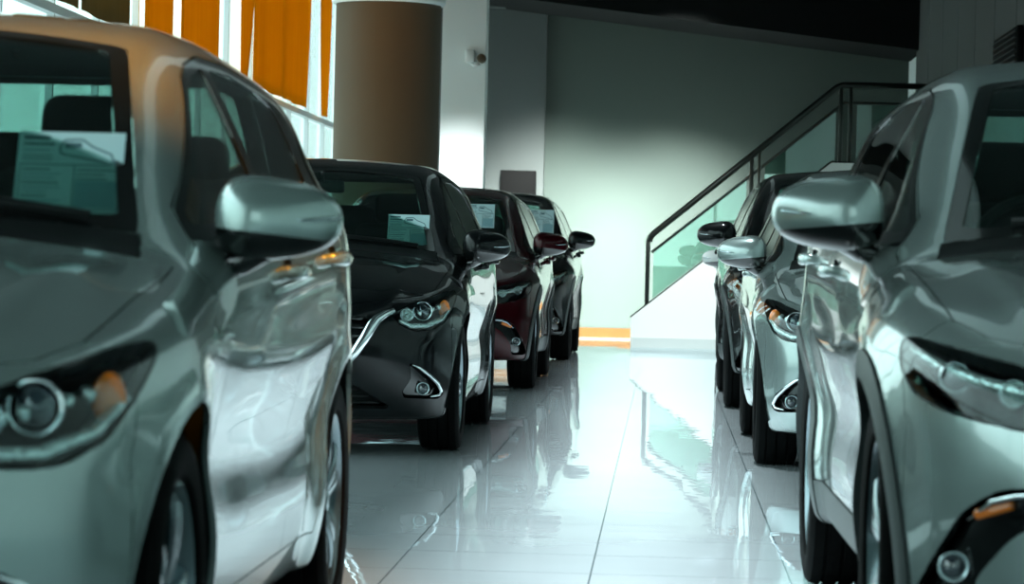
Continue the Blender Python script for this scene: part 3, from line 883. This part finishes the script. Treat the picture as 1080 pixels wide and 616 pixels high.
#==SCENE==
# ================================================================== the camera
CAM_H = .94; FPX = 3300.0
cam = bpy.data.cameras.new('camera'); co = bpy.data.objects.new('camera', cam); link(co)
cam.sensor_fit = 'HORIZONTAL'; cam.sensor_width = 36.0; cam.lens = FPX / 1080 * 36.0
cam.clip_end = 400
rho = math.radians(1.4)
px, py = 701 - 540, 308 - 279
ax_ = px * math.cos(rho) - py * math.sin(rho); by_ = py * math.cos(rho) + px * math.sin(rho)
yaw = math.atan2(ax_, FPX); pit = math.atan2(by_, math.hypot(FPX, ax_))
fw = Vector((-math.sin(yaw) * math.cos(pit), math.cos(yaw) * math.cos(pit), -math.sin(pit)))
r0 = fw.cross(Vector((0, 0, 1))).normalized(); u0 = r0.cross(fw)
rt = r0 * math.cos(rho) + u0 * math.sin(rho); up = u0 * math.cos(rho) - r0 * math.sin(rho)
co.matrix_world = Matrix(((rt.x, up.x, -fw.x, 0), (rt.y, up.y, -fw.y, 0), (rt.z, up.z, -fw.z, CAM_H), (0, 0, 0, 1)))
cam.dof.use_dof = True; cam.dof.focus_distance = 16.5; cam.dof.aperture_fstop = 7.5
SC.camera = co

# ================================================================== the room
XL, XR, Y0, YB, ZC = -4.0, 3.0, -9.0, 39.5, 4.5
def struct(o, kind='structure'): o['kind'] = kind; return o

def floor_mat():
    m = bpy.data.materials.new('glossy_floor_tiles'); m.use_nodes = True; nt = m.node_tree; nt.nodes.clear()
    N = nt.nodes.new; Lk = nt.links.new
    out = N('ShaderNodeOutputMaterial'); tc = N('ShaderNodeTexCoord'); sp = N('ShaderNodeSeparateXYZ'); Lk(tc.outputs['Object'], sp.inputs[0])
    def line(axis, off, half):
        a = N('ShaderNodeMath'); a.operation = 'ADD'; a.inputs[1].default_value = off; Lk(sp.outputs[axis], a.inputs[0])
        d = N('ShaderNodeMath'); d.operation = 'DIVIDE'; d.inputs[1].default_value = .6; Lk(a.outputs[0], d.inputs[0])
        fr = N('ShaderNodeMath'); fr.operation = 'FRACT'; Lk(d.outputs[0], fr.inputs[0])
        s = N('ShaderNodeMath'); s.operation = 'SUBTRACT'; s.inputs[1].default_value = .5; Lk(fr.outputs[0], s.inputs[0])
        b = N('ShaderNodeMath'); b.operation = 'ABSOLUTE'; Lk(s.outputs[0], b.inputs[0])
        g = N('ShaderNodeMath'); g.operation = 'GREATER_THAN'; g.inputs[1].default_value = .5 - half / .6; Lk(b.outputs[0], g.inputs[0])
        return g.outputs[0]
    gx, gy = line('X', 60.2, .0022), line('Y', 60.15, .0026)
    mxm = N('ShaderNodeMath'); mxm.operation = 'MAXIMUM'; Lk(gx, mxm.inputs[0]); Lk(gy, mxm.inputs[1])
    nz = N('ShaderNodeTexNoise'); nz.inputs['Scale'].default_value = 1.7; nz.inputs['Detail'].default_value = 3; Lk(tc.outputs['Object'], nz.inputs['Vector'])
    cr = N('ShaderNodeValToRGB'); cr.color_ramp.elements[0].color = (.40, .45, .47, 1); cr.color_ramp.elements[1].color = (.48, .53, .55, 1)
    Lk(nz.outputs['Fac'], cr.inputs['Fac'])
    mc = N('ShaderNodeMix'); mc.data_type = 'RGBA'; Lk(mxm.outputs[0], mc.inputs['Factor']); Lk(cr.outputs['Color'], mc.inputs['A']); mc.inputs['B'].default_value = (.05, .08, .09, 1)
    # every tile lies very slightly out of level, which breaks the mirror image at each joint
    def cell(axis, off):
        a = N('ShaderNodeMath'); a.operation = 'ADD'; a.inputs[1].default_value = off; Lk(sp.outputs[axis], a.inputs[0])
        d = N('ShaderNodeMath'); d.operation = 'DIVIDE'; d.inputs[1].default_value = .6; Lk(a.outputs[0], d.inputs[0])
        r = N('ShaderNodeMath'); r.operation = 'ROUND'; Lk(d.outputs[0], r.inputs[0]); return r.outputs[0]
    cb = N('ShaderNodeCombineXYZ'); Lk(cell('X', 60.2), cb.inputs['X']); Lk(cell('Y', 60.15), cb.inputs['Y'])
    wn = N('ShaderNodeTexWhiteNoise'); wn.noise_dimensions = '3D'; Lk(cb.outputs[0], wn.inputs['Vector'])
    sb = N('ShaderNodeVectorMath'); sb.operation = 'SUBTRACT'; sb.inputs[1].default_value = (.5, .5, .5); Lk(wn.outputs['Color'], sb.inputs[0])
    ml = N('ShaderNodeVectorMath'); ml.operation = 'MULTIPLY'; ml.inputs[1].default_value = (.0022, .0030, 0); Lk(sb.outputs[0], ml.inputs[0])
    ge = N('ShaderNodeNewGeometry'); ad = N('ShaderNodeVectorMath'); ad.operation = 'ADD'
    n2 = N('ShaderNodeTexNoise'); n2.inputs['Scale'].default_value = 6.0; n2.inputs['Detail'].default_value = 1.0; Lk(tc.outputs['Object'], n2.inputs['Vector'])
    bp = N('ShaderNodeBump'); bp.inputs['Strength'].default_value = .5; bp.inputs['Distance'].default_value = .0006; Lk(n2.outputs['Fac'], bp.inputs['Height'])
    Lk(bp.outputs['Normal'], ad.inputs[0]); Lk(ml.outputs[0], ad.inputs[1])
    nm = N('ShaderNodeVectorMath'); nm.operation = 'NORMALIZE'; Lk(ad.outputs[0], nm.inputs[0])
    df = N('ShaderNodeBsdfDiffuse'); Lk(mc.outputs['Result'], df.inputs['Color'])
    gl = N('ShaderNodeBsdfGlossy'); gl.inputs['Roughness'].default_value = .014; gl.inputs['Color'].default_value = (.90, .97, 1, 1); Lk(nm.outputs[0], gl.inputs['Normal'])
    lw = N('ShaderNodeFresnel'); lw.inputs['IOR'].default_value = 1.5
    mr = N('ShaderNodeMapRange'); mr.inputs['From Max'].default_value = 1.0; mr.inputs['To Min'].default_value = .02; mr.inputs['To Max'].default_value = FLOOR_GLOSS; Lk(lw.outputs[0], mr.inputs['Value'])
    ms = N('ShaderNodeMixShader'); Lk(mr.outputs[0], ms.inputs['Fac']); Lk(df.outputs[0], ms.inputs[1]); Lk(gl.outputs[0], ms.inputs[2])
    Lk(ms.outputs[0], out.inputs['Surface'])
    return m
FLOOR_GLOSS = .97

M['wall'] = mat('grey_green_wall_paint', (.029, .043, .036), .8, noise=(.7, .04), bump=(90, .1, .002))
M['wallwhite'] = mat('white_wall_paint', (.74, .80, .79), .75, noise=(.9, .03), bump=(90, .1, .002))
M['wallgrey'] = mat('grey_and_bay_shade_paint', (.042, .050, .048), .8, noise=(.9, .03))
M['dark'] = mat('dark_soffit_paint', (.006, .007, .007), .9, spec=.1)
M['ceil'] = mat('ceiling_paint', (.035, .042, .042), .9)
M['wood'] = mat('varnished_wood_skirting', (.075, .030, .004), .6, spec=.2, noise=(6, .2))
M['brown'] = mat('brown_column_cladding', (.066, .050, .028), .8, noise=(3, .06))
M['frame'] = mat('white_window_frame', (.7, .74, .74), .5)
M['steel'] = mat('stainless_tube', (.05, .056, .052), .28, 1.0)
M['plinth'] = mat('pale_plinth_tile', (.55, .62, .62), .3)
M['grille'] = mat('dark_vent', (.004, .004, .004), .8, spec=.05)

struct(box('floor', ((XL + XR) / 2, (Y0 + YB) / 2, -.05), (XR - XL + .6, YB - Y0 + .6, .1), floor_mat())).location = (0, 0, 0)
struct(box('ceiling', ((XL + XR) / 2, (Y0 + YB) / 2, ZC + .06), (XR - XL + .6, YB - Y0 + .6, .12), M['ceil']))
# back wall: a main wall, and a slightly proud bay, greyer lighting put into its colour, left of x=-1.55
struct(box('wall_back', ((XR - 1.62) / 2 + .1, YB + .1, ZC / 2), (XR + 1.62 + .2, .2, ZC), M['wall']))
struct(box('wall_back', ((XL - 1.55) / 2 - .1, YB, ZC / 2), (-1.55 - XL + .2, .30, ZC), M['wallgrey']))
struct(box('wall_right', (XR + .1, (Y0 + YB) / 2, ZC / 2), (.2, YB - Y0, ZC), M['wallwhite']))
# dark bulkhead under the ceiling before the back wall, its lower edge falling to the right
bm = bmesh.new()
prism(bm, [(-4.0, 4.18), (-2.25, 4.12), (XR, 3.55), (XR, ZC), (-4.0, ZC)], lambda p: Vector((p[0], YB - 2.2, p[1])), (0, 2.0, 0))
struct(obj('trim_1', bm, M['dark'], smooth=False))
# pale cornice over the left bay
struct(box('trim_2', (-2.45, YB - .35, 4.14), (1.7, .30, .08), M['wallgrey']))
struct(box('baseboard_back', (-.72, YB - .015, .06), (1.66, .03, .12), M['wood']))
struct(box('baseboard_back', (-2.8, YB - .165, .06), (2.3, .03, .12), M['wood']))
# white square pier
struct(box('wall_pier', (-2.29, 35.0, ZC / 2), (.49, .46, ZC), M['wallwhite']))
# panelled bulkhead on the right wall
bm = bmesh.new()
for j in range(7): bx(bm, (XR - .03, 26 + j * 1.8, 3.45), (.05, 1.76, 1.9), .012, 1)
struct(obj('trim_3', bm, M['wallgrey'], smooth=False))

# window wall on the left: posts, rails, panes
WZ = 2.49
bm = bmesh.new()
PY = [Y0 + .1 + i * 1.62 for i in range(30) if Y0 + .1 + i * 1.62 < YB - .2]
for k, y in enumerate(PY):
    struct(box('trim_4' if k else 'trim_4', (XL - .04, y, ZC / 2), (.05, .038, ZC), M['frame']))
bm.free()
struct(box('window_1', (XL - .04, (Y0 + YB) / 2, WZ + .02), (.07, YB - Y0, .06), M['frame']))
struct(box('window_2', (XL - .04, (Y0 + YB) / 2, .06), (.09, YB - Y0, .12), M['frame']))
struct(box('window_3', (XL - .04, (Y0 + YB) / 2, 1.30), (.05, YB - Y0, .03), M['frame']))
M['pane'] = glass_mat('window_glass', (.93, .98, .97), 1.3)
struct(box('window_4', (XL - .06, (Y0 + YB) / 2, ZC / 2), (.008, YB - Y0, ZC), M['pane']))
# unseen front: part glazed, dark walling added to cut fill and reflections
for k, x in enumerate(np.linspace(XL, XR, 5)): struct(box('trim_5', (float(x), Y0, ZC / 2), (.08, .08, ZC), M['frame']))
struct(box('window_5', ((XL + XR) / 2, Y0, 3.6), (XR - XL, .08, .10), M['frame']))
struct(box('wall_front_blocker', ((XL + XR) / 2, Y0, ZC - .6), (XR - XL, .12, 1.2), M['dark']))
struct(box('wall_front_blocker', (XL + 1.5, Y0, ZC / 2), (3.0, .12, ZC), M['dark']))
struct(box('wall_front_blocker', ((XL + XR) / 2, Y0, .45), (XR - XL, .12, .9), M['dark']))
struct(box('window_6', ((XL + XR) / 2, Y0 - .02, 2.0), (XR - XL, .008, 4.0), M['pane']))
# pavement and a pale building outside the windows
M['pave'] = mat('outside_paving', (.45, .46, .44), .9, noise=(2, .1))
struct(box('ground', (XL - 13.2, 15, -.16), (26, 90, .1), M['pave']))
M['outwall'] = mat('outside_building_wall', (.62, .66, .63), .9, noise=(1.2, .12))
M['hedge'] = mat('hedge_leaves', (.10, .22, .10), .9, noise=(5, .5))

# blinds down to the rail; the warm glow's orange is put into their cloth
def blind_mat(name='glow_tinted_blind_cloth', c0=(.72, .31, .006, 1), c1=(.84, .38, .010, 1)):
    m = bpy.data.materials.new(name); m.use_nodes = True; nt = m.node_tree; nt.nodes.clear()
    out = nt.nodes.new('ShaderNodeOutputMaterial'); d = nt.nodes.new('ShaderNodeBsdfDiffuse'); t = nt.nodes.new('ShaderNodeBsdfTranslucent'); mx = nt.nodes.new('ShaderNodeMixShader')
    tc = nt.nodes.new('ShaderNodeTexCoord'); n = nt.nodes.new('ShaderNodeTexNoise'); n.inputs['Scale'].default_value = 3
    mp = nt.nodes.new('ShaderNodeMapping'); mp.inputs['Scale'].default_value = (1, 4, .3); nt.links.new(tc.outputs['Object'], mp.inputs[0]); nt.links.new(mp.outputs[0], n.inputs['Vector'])
    cr = nt.nodes.new('ShaderNodeValToRGB'); cr.color_ramp.elements[0].color = c0; cr.color_ramp.elements[1].color = c1
    nt.links.new(n.outputs['Fac'], cr.inputs['Fac'])
    nt.links.new(cr.outputs[0], d.inputs[0]); nt.links.new(cr.outputs[0], t.inputs[0]); mx.inputs[0].default_value = .55
    nt.links.new(d.outputs[0], mx.inputs[1]); nt.links.new(t.outputs[0], mx.inputs[2]); nt.links.new(mx.outputs[0], out.inputs[0])
    return m
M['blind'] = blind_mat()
M['blind2'] = blind_mat('haze_dulled_blind_cloth', (.20, .13, .05, 1), (.26, .17, .07, 1))  # same cloth, with the haze over the near blinds mixed into its colour
def ydepth(xpx): return 13200.0 / (701 - xpx)
# (near edge, far edge at the top, taper of the far/near edge at the foot), given where each hangs along the wall
spans = [(18.75, 20.6, 0, 0), (20.65, 22.67, 0, 0), (23.16, 24.66, 0, 0), (24.99, 27.13, 0, 0),
         (28.56, 29.46, .12, .62), (29.54, 31.63, 0, 0), (31.79, 34.04, 0, .12), (34.86, 36.3, .25, .25)]
blind_words = {1: 'wide haze-dulled blind hanging above the roof of the silver car at left', 0: 'haze-dulled blind at the upper left corner over the bright slanting window strip', 2: 'narrow glow-tinted blind just above the silver car roof', 3: 'broad glow-tinted blind left of the wide bright window gap',
               4: 'tapering glow-tinted blind drawn to a point above the rail', 5: 'flat glow-tinted blind reaching the rail, right of the tapering one', 6: 'glow-tinted blind ending in a short step left of the brown column gap', 7: 'curved glow-tinted blind slimmest of all beside the brown column'}
for i, (a, b, ta, tb) in enumerate(spans):
    bm = bmesh.new(); nz_, ny_ = 14, 8; rows = []
    for side in (0, 1):
        g = []
        for j in range(nz_ + 1):
            v = j / nz_; z = ZC - .02 + (WZ + .07 - ZC) * v; e = v ** 2.2
            y0_, y1_ = a + ta * e * (b - a), b - tb * e * (b - a)
            g.append([bm.verts.new((XL + .07 + side * .006 + .018 * math.sin(q / ny_ * PI * 3 + i), y0_ + (y1_ - y0_) * q / ny_, z)) for q in range(ny_ + 1)])
        rows.append(g)
    for side, g in enumerate(rows):
        for j in range(nz_):
            for q in range(ny_): bm.faces.new((g[j][q], g[j][q + 1], g[j + 1][q + 1], g[j + 1][q]))
    A, B = rows
    for j in range(nz_):
        for q in (0, ny_): bm.faces.new((A[j][q], B[j][q], B[j + 1][q], A[j + 1][q]))
    for q in range(ny_):
        for j in (0, nz_): bm.faces.new((A[j][q], B[j][q], B[j][q + 1], A[j][q + 1]))
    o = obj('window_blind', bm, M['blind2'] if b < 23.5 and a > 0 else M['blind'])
    tag(o, blind_words[i], 'blind', 'glow-tinted blinds on the window wall')

# round column with brown cladding and a pale collar
cy, cr_ = 28.2, .475; cx = -(701 - 403) / (FPX / cy)
def col_part(nm, prof, m, parent=None):
    bm = bmesh.new(); lathe(bm, prof, 64, 'Z', (cx, cy, 0)); return obj(nm, bm, m, parent, angle=40)
col = col_part('round_column', [(0, cr_), (3.22, cr_)], M['brown'])
tag(col, 'round brown clad column standing beside the bright windows', 'column')
col_part('collar', [(3.22, cr_ + .02), (3.24, cr_ + .04), (3.34, cr_ + .04), (3.36, cr_ + .01)], M['wallwhite'], col)
col_part('shaft', [(3.36, cr_ - .03), (ZC, cr_ - .03)], M['wallwhite'], col)

# security camera on the pier
cc = Vector((-(701 - 496) / (FPX / 34.72), 34.77, .94 + (274 - 61) / (FPX / 34.72)))
sc_ = empty('security_camera', tuple(cc)); tag(sc_, 'small white security camera fixed high on the white pier', 'camera')
box('wall_box', (-.06, -.045, .02), (.10, .09, .14), M['wallwhite'], sc_, .012)
bm = bmesh.new(); tube(bm, [(-.04, -.04, -.06), (-.01, -.09, -.09), (.05, -.12, -.07)], .018, 10); obj('bracket', bm, M['frame'], sc_)
bm = bmesh.new(); lathe(bm, [(-.03, .03), (-.02, .05), (.09, .052), (.12, .045), (.12, .03), (.10, .028)], 24, 'Y', (.075, -.20, -.01)); obj('camera_head', bm, M['brown'], sc_)

# dark wall box on the grey bay
t = box('wall_panel', (-(701 - 544.5) / (FPX / 39.3), 39.29, .94 + (276 - 194) / (FPX / 39.3)), (.45, .11, .32), M['grille'], None, .012)
tag(t, 'small dark rectangular box fixed on the grey wall bay', 'panel')
box('front_plate', (-(701 - 544.5) / (FPX / 39.3), 39.23, .94 + (276 - 194) / (FPX / 39.3)), (.40, .012, .27), M['grille'], t, .004)

# ================================================================== the stairs
YS = 35.3; KS = FPX / YS
def SP(x, y):           # photo-measured point on the plane of the stair side, in metres
    hz = 275.0 + .0245 * (x - 540)
    zz = CAM_H + (hz - y) / KS; return (x - 701 + .0245 * (279 - y) * -1) / KS, zz
DS = 3.6
P0 = (SP(665, 366)[0], 0.0); P1 = SP(665, 335); P2 = SP(876, 172)
bm = bmesh.new()
prism(bm, [(P0[0], 0), P1, P2, (XR - .01, P2[1]), (XR - .01, 0)], lambda p: Vector((p[0], YS, p[1])), (0, .16, 0))
st = empty('staircase'); tag(st, 'white staircase rising to the right along the back wall', 'staircase')
obj('side_wall', bm, M['wallwhite'], st, smooth=False)
box('plinth', ((P0[0] + XR - .01) / 2, YS - .008, .055), (XR - .01 - P0[0], .02, .11), M['plinth'], st)
bm = bmesh.new()
n = 12
for i in range(n):
    x0 = P1[0] + .15 + (P2[0] - P1[0]) * i / n; zt = .17 * (i + 1)
    bx(bm, ((x0 + XR - .01) / 2, YS + .16 + (DS - .2) / 2, zt - .085), (XR - .01 - x0, DS - .2, .17))
obj('steps', bm, M['plinth'], st, smooth=False)
bm = bmesh.new()     # dark capping strip on the sloping edge
tube(bm, [(P1[0], YS + .03, P1[1] + .005), (P2[0], YS + .03, P2[1] + .005), (XR - .02, YS + .03, P2[1] + .005)], .012, 8)
obj('edge_capping', bm, M['trim'], st)
rail = empty('stair_railing'); tag(rail, 'dark steel stair railing with glass panels on the white stair wall', 'railing')
ra, rb, rc = SP(685, 250), SP(886, 90), SP(975, 92)
yr = YS + .08
bm = bmesh.new(); tube(bm, [(ra[0], yr, ra[1] - .05), (ra[0] + .01, yr, ra[1]), (ra[0] + .05, yr, ra[1] + .045), (rb[0] - .03, yr, rb[1] - .02), (rb[0] + .02, yr, rb[1]), (min(rc[0], XR - .02), yr, rc[1])], .036, 14)
obj('handrail', bm, M['steel'], rail)
def slope_z(x, a, b): return a[1] + (b[1] - a[1]) * (x - a[0]) / (b[0] - a[0])
for k, (xp, w) in enumerate(((685, .05), (792, .045), (800, .03), (884, .045), (894, .045))):
    x = SP(xp, 200)[0]
    zb = slope_z(x, P1, P2) if x < P2[0] else P2[1]; zt = slope_z(x, ra, rb) if x < rb[0] else rb[1]
    box('post', (x, yr, (zb + zt) / 2), (w, .05, zt - zb - .02), M['steel'], rail, .006)
bm = bmesh.new(); q0, q1, q2 = (ra[0] + .03, ra[1] - .17), (rb[0] + .05, rb[1] - .20), (XR - .02, rb[1] - .20)
tube(bm, [(q0[0], yr, q0[1]), (q1[0], yr, q1[1]), (q2[0], yr, q2[1])], .018, 10)
obj('lower_rail', bm, M['steel'], rail)
M['railglass'] = glass_mat('railing_glass', (.66, .86, .80), 1.9)
for xa, xb in ((ra[0] + .05, SP(787, 200)[0]), (SP(806, 200)[0], SP(879, 200)[0]), (SP(901, 200)[0], XR - .04)):
    fz = lambda x: slope_z(x, P1, P2) if x < P2[0] else P2[1]
    gz = lambda x: slope_z(x, q0, q1) if x < q1[0] else q1[1]
    bm = bmesh.new()
    prism(bm, [(xa, fz(xa) + .03), (xb, fz(xb) + .03)] + [(xb, gz(xb) - .02), (xa, gz(xa) - .02)] if not (xa < P2[0] < xb) else [(xa, fz(xa) + .03), (P2[0], P2[1] + .03), (xb, fz(xb) + .03), (xb, gz(xb) - .02), (xa, gz(xa) - .02)], lambda p: Vector((p[0], yr - .005, p[1])), (0, .01, 0))
    obj('glass_panel', bm, M['railglass'], rail, smooth=False)
# dark air grille on the right wall
v = empty('air_vent', (XR - .09, 27.2, 2.84)); tag(v, 'dark rectangular air vent high on the right wall', 'vent')
box('vent_frame', (0, 0, 0), (.05, 1.9, .34), M['grille'], v, .01)
bm = bmesh.new()
for j in range(6): bx(bm, (-.03, 0, -.125 + j * .05), (.02, 1.8, .012))
obj('vent_slats', bm, M['trim'], v, smooth=False)

# ================================================================== the cars
FH = CarForm(ride=-.02)
FX = CarForm(1.053, 1.041, 1.033, wheel_r=.335, arch_r=.372, sf=.87, sr=3.44, clad=True, ride=.02, nose=.03)
F5 = CarForm(1.120, 1.086, 1.115, wheel_r=.355, arch_r=.395, sf=.90, sr=3.60, clad=True, ride=.03, nose=.03)
LX = -1.81
c1 = build_car('hatchback_car', FH, 'hatch', M['silver'])
tag(c1, 'large out of focus silver hatchback at the left edge, front of its row', 'car', 'cars in the left row')
c2 = copy_car(c1, M['silver'], M['black']); tag(c2, 'glossy black hatchback behind the silver one, nose with chrome grille wing', 'car', 'cars in the left row')
r2 = copy_car(c1, M['silver'], M['silver2']); tag(r2, 'silver hatchback half hidden behind the crossover in the right row', 'car', 'cars in the right row')
r4 = copy_car(c1, M['silver'], M['white']); tag(r4, 'white car farthest back in the right row, only its mirror showing', 'car', 'cars in the right row')
r1 = build_car('crossover_car', FX, 'cross', M['silver2'])
tag(r1, 'large silver crossover with dark wheel arches at the right edge', 'car', 'cars in the right row')
c3 = copy_car(r1, M['silver2'], M['red']); tag(c3, 'dark red crossover standing behind the black hatchback', 'car', 'cars in the left row')
c4 = build_car('sport_utility_car', F5, 'cross', M['slate'])
tag(c4, 'dark slate utility car farthest back in the left row', 'car', 'cars in the left row')
r3 = copy_car(c4, M['slate'], M['black']); tag(r3, 'tall black utility car between the silver and white cars in the right row', 'car', 'cars in the right row')
for o, x, y, rz in ((c1, -1.66, 5.4, 0), (c2, LX - .01, 15.4, 0), (c3, LX - .0, 23.2, 0), (c4, -1.80, 30.2, 0),
                    (r1, 1.33, 6.8, .5), (r2, 1.285, 15.0, 0), (r3, 1.327, 20.95, 0), (r4, 1.37, 28.6, 0)):
    o.location = (x, y, 0); o.rotation_euler = (0, 0, math.radians(rz))

# ---------------------------------------------------------------- paper sheets behind the windscreens
M['paper'] = mat('printed_paper', (.45, .62, .64), .6)
M['ink'] = mat('printed_ink', (.06, .13, .15), .6)
M['ink2'] = mat('pale_printed_ink', (.20, .36, .40), .6)
def sheet(loc, w, h, label, seed, tilt=14, grp='price sheets behind the windscreens', dark=False):
    rnd = random.Random(seed)
    V = []; F = []; mi = []
    def quad(x0, z0, x1, z1, m, d):
        b = len(V); V.extend([(x0, -d, z0), (x1, -d, z0), (x1, -d, z1), (x0, -d, z1)]); F.append((b, b + 1, b + 2, b + 3)); mi.append(m)
    def slab(x0, z0, x1, z1, y0, y1, m):
        b = len(V)
        for y in (y0, y1): V.extend([(x0, y, z0), (x1, y, z0), (x1, y, z1), (x0, y, z1)])
        for q in ((0, 1, 2, 3), (7, 6, 5, 4), (0, 4, 5, 1), (1, 5, 6, 2), (2, 6, 7, 3), (3, 7, 4, 0)): F.append(tuple(b + i for i in q)); mi.append(m)
    slab(-w / 2, 0, w / 2, h, -.0008, .0008, 0)
    X = lambda t: -w / 2 + w * t
    Z = lambda t: h * (1 - t)
    # heading, a small drawing of a car, ruled tables
    quad(X(.05), Z(.10), X(.30), Z(.05), 1, .0012); quad(X(.05), Z(.17), X(.34), Z(.14), 1, .0012)
    quad(X(.05), Z(.24), X(.30), Z(.22), 2, .0012)
    car = [(.40, .26), (.40, .17), (.44, .10), (.60, .09), (.70, .18), (.88, .27), (.92, .38), (.86, .38), (.70, .34), (.44, .28)]
    for a, b in zip(car, car[1:] + car[:1]):
        p = Vector((X(a[0]), 0, Z(a[1]))); q = Vector((X(b[0]), 0, Z(b[1]))); d = (q - p).normalized() * .002; n_ = Vector((-d.z, 0, d.x))
        k = len(V); V.extend([(v.x, -.0013, v.z) for v in (p + n_, p - n_, q - n_, q + n_)]); F.append((k, k + 1, k + 2, k + 3)); mi.append(1)
    quad(X(.44), Z(.20), X(.60), Z(.13), 1, .0013)
    quad(X(.03), Z(.415), X(.97), Z(.40), 1, .0012); quad(X(.03), Z(.97), X(.97), Z(.955), 1, .0012)
    quad(X(.03), Z(.97), X(.04), Z(.40), 1, .0012); quad(X(.96), Z(.97), X(.97), Z(.40), 1, .0012); quad(X(.54), Z(.97), X(.552), Z(.40), 1, .0012)
    quad(X(.56), Z(.94), X(.95), Z(.60), 2, .0011)
    for j in range(9):
        z = .46 + j * .055
        quad(X(.06), Z(z + .018), X(.06 + .40 * rnd.uniform(.6, 1)), Z(z), 2 if j % 3 else 1, .0012)
        if j < 3: quad(X(.57), Z(z + .018), X(.57 + .37 * rnd.uniform(.6, 1)), Z(z), 1, .0012)
    for j in range(3): quad(X(.05), Z(.30 + j * .03), X(.33), Z(.29 + j * .03), 1, .0012)
    o = mesh_from('price_sheet', V, F, None, None, None, False, [M['paper'], M['ink'], M['ink2']], mi)
    o.location = loc; o.rotation_euler = (math.radians(-tilt), 0, 0)
    tag(o, label, 'paper sheet', grp)
    return o
def WSP(xp, yc, y): K = FPX / y; return (xp - 701) / K, y, CAM_H + (275 + .0245 * (xp - 540) - yc) / K
def put_sheet(x0, x1, ytop, ybot, y, label, seed, tilt=20):
    K = FPX / y; xa, _, zb = WSP((x0 + x1) / 2, ybot, y); zt = WSP((x0 + x1) / 2, ytop, y)[2]
    return sheet((xa, y, zb), (x1 - x0) / K, (zt - zb) / math.cos(math.radians(tilt)), label, seed, tilt)
put_sheet(6, 121, 137, 224, 6.12, 'large blurred printed sheet behind the windscreen of the silver hatchback at left', 1)
put_sheet(407, 451, 226, 260, 16.1, 'sharp printed price sheet behind the black hatchback windscreen', 2)
put_sheet(492, 520, 215, 240, 23.85, 'small printed sheet behind the dark red crossover windscreen', 3)
put_sheet(558, 583, 221, 246, 30.9, 'faint printed sheet behind the windscreen of the farthest dark car', 4)

# ================================================================== light
w = bpy.data.worlds.new('daylight'); SC.world = w; w.use_nodes = True
nt = w.node_tree; bg = nt.nodes['Background']
tc = nt.nodes.new('ShaderNodeTexCoord'); sx = nt.nodes.new('ShaderNodeSeparateXYZ'); nt.links.new(tc.outputs['Generated'], sx.inputs[0])
cr = nt.nodes.new('ShaderNodeValToRGB'); cr.color_ramp.elements[0].position = .0; cr.color_ramp.elements[0].color = (.50, .66, .64, 1)
cr.color_ramp.elements[1].position = .5; cr.color_ramp.elements[1].color = (.76, .94, .98, 1)
nt.links.new(sx.outputs['Z'], cr.inputs['Fac']); nt.links.new(cr.outputs[0], bg.inputs['Color'])
bg.inputs['Strength'].default_value = 4.2
def area(name, loc, rot, sx_, sy_, energy, color, portal=False, spread=180):
    l = bpy.data.lights.new(name, 'AREA'); l.shape = 'RECTANGLE'; l.size = sx_; l.size_y = sy_; l.energy = energy; l.color = color; l.spread = math.radians(spread)
    o = bpy.data.objects.new(name, l); link(o); o.location = loc; o.rotation_euler = rot
    if portal: l.cycles.is_portal = True
    return o
area('left_window_portal', (XL - .12, (Y0 + YB) / 2, ZC / 2), (0, -PI / 2, 0), ZC, YB - Y0, 1, (1, 1, 1), True)
area('front_window_portal', ((XL + XR) / 2, Y0 - .1, 2.0), (PI / 2, 0, 0), XR - XL, 4.0, 1, (1, 1, 1), True)
# added spots without fixtures, brightening the foot of the wall, stairs and pier
def spot(name, loc, tgt, energy, color, size, blend=.8, rad=.08):
    l = bpy.data.lights.new(name, 'SPOT'); l.energy = energy; l.color = color; l.spot_size = math.radians(size); l.spot_blend = blend; l.shadow_soft_size = rad
    o = bpy.data.objects.new(name, l); link(o); o.location = loc
    o.rotation_euler = (Vector(tgt) - Vector(loc)).to_track_quat('-Z', 'Y').to_euler(); return o
spot('wall_fill_spot', (-1.45, 36.2, 4.3), (-1.35, YB, .35), 12500, (.94, 1, .96), 50, 1.0, .4)  # made-up spot standing in for light bounced off the floor
spot('wall_fill_spot', (.1, 36.2, 4.3), (.0, YB, .35), 12500, (.94, 1, .96), 50, 1.0, .4)
spot('stair_fill_spot', (.1, 31.5, 4.3), (.3, YS, .5), 1700, (.93, 1, .98), 36, 1.0)  # added fill for the stair side
spot('pier_fill_spot', (-2.29, 31.8, 4.3), (-2.29, 35, .9), 1800, (.95, 1, 1), 34, 1.0)  # added fill for the lower pier
spot('warm_haze_fill', (-.2, 3.4, 4.3), (-1.25, 7.15, 1.38), 3400, (1, .34, .015), 20, 1.0)  # added lamp, stands in for the warm haze over the near car
spot('warm_column_fill', (-3.6, 24.5, 4.2), (-2.6, 28.2, 2.2), 260, (1, .50, .10), 50, 1.0)  # added lamp, warms the column in place of the haze

area('aisle_fill_light', (-.12, 20.5, 4.40), (0, 0, 0), .20, 25, 300, (.84, .97, 1), False, 23)  # added unseen light to brighten the aisle floor
struct(box('aisle_fill_housing', (-.12, 20.5, 4.455), (.40, 25.2, .09), M['frame'], None, .01))  # unseen housing made up for the added aisle light
SC.cycles.use_denoising = True
SC.cycles.max_bounces = 10; SC.cycles.transparent_max_bounces = 24
SC.cycles.sample_clamp_indirect = 6
SC.view_settings.view_transform = 'Standard'; SC.view_settings.look = 'None'
SC.view_settings.gamma = 1.0; SC.view_settings.exposure = 0.0; SC.view_settings.use_curve_mapping = False
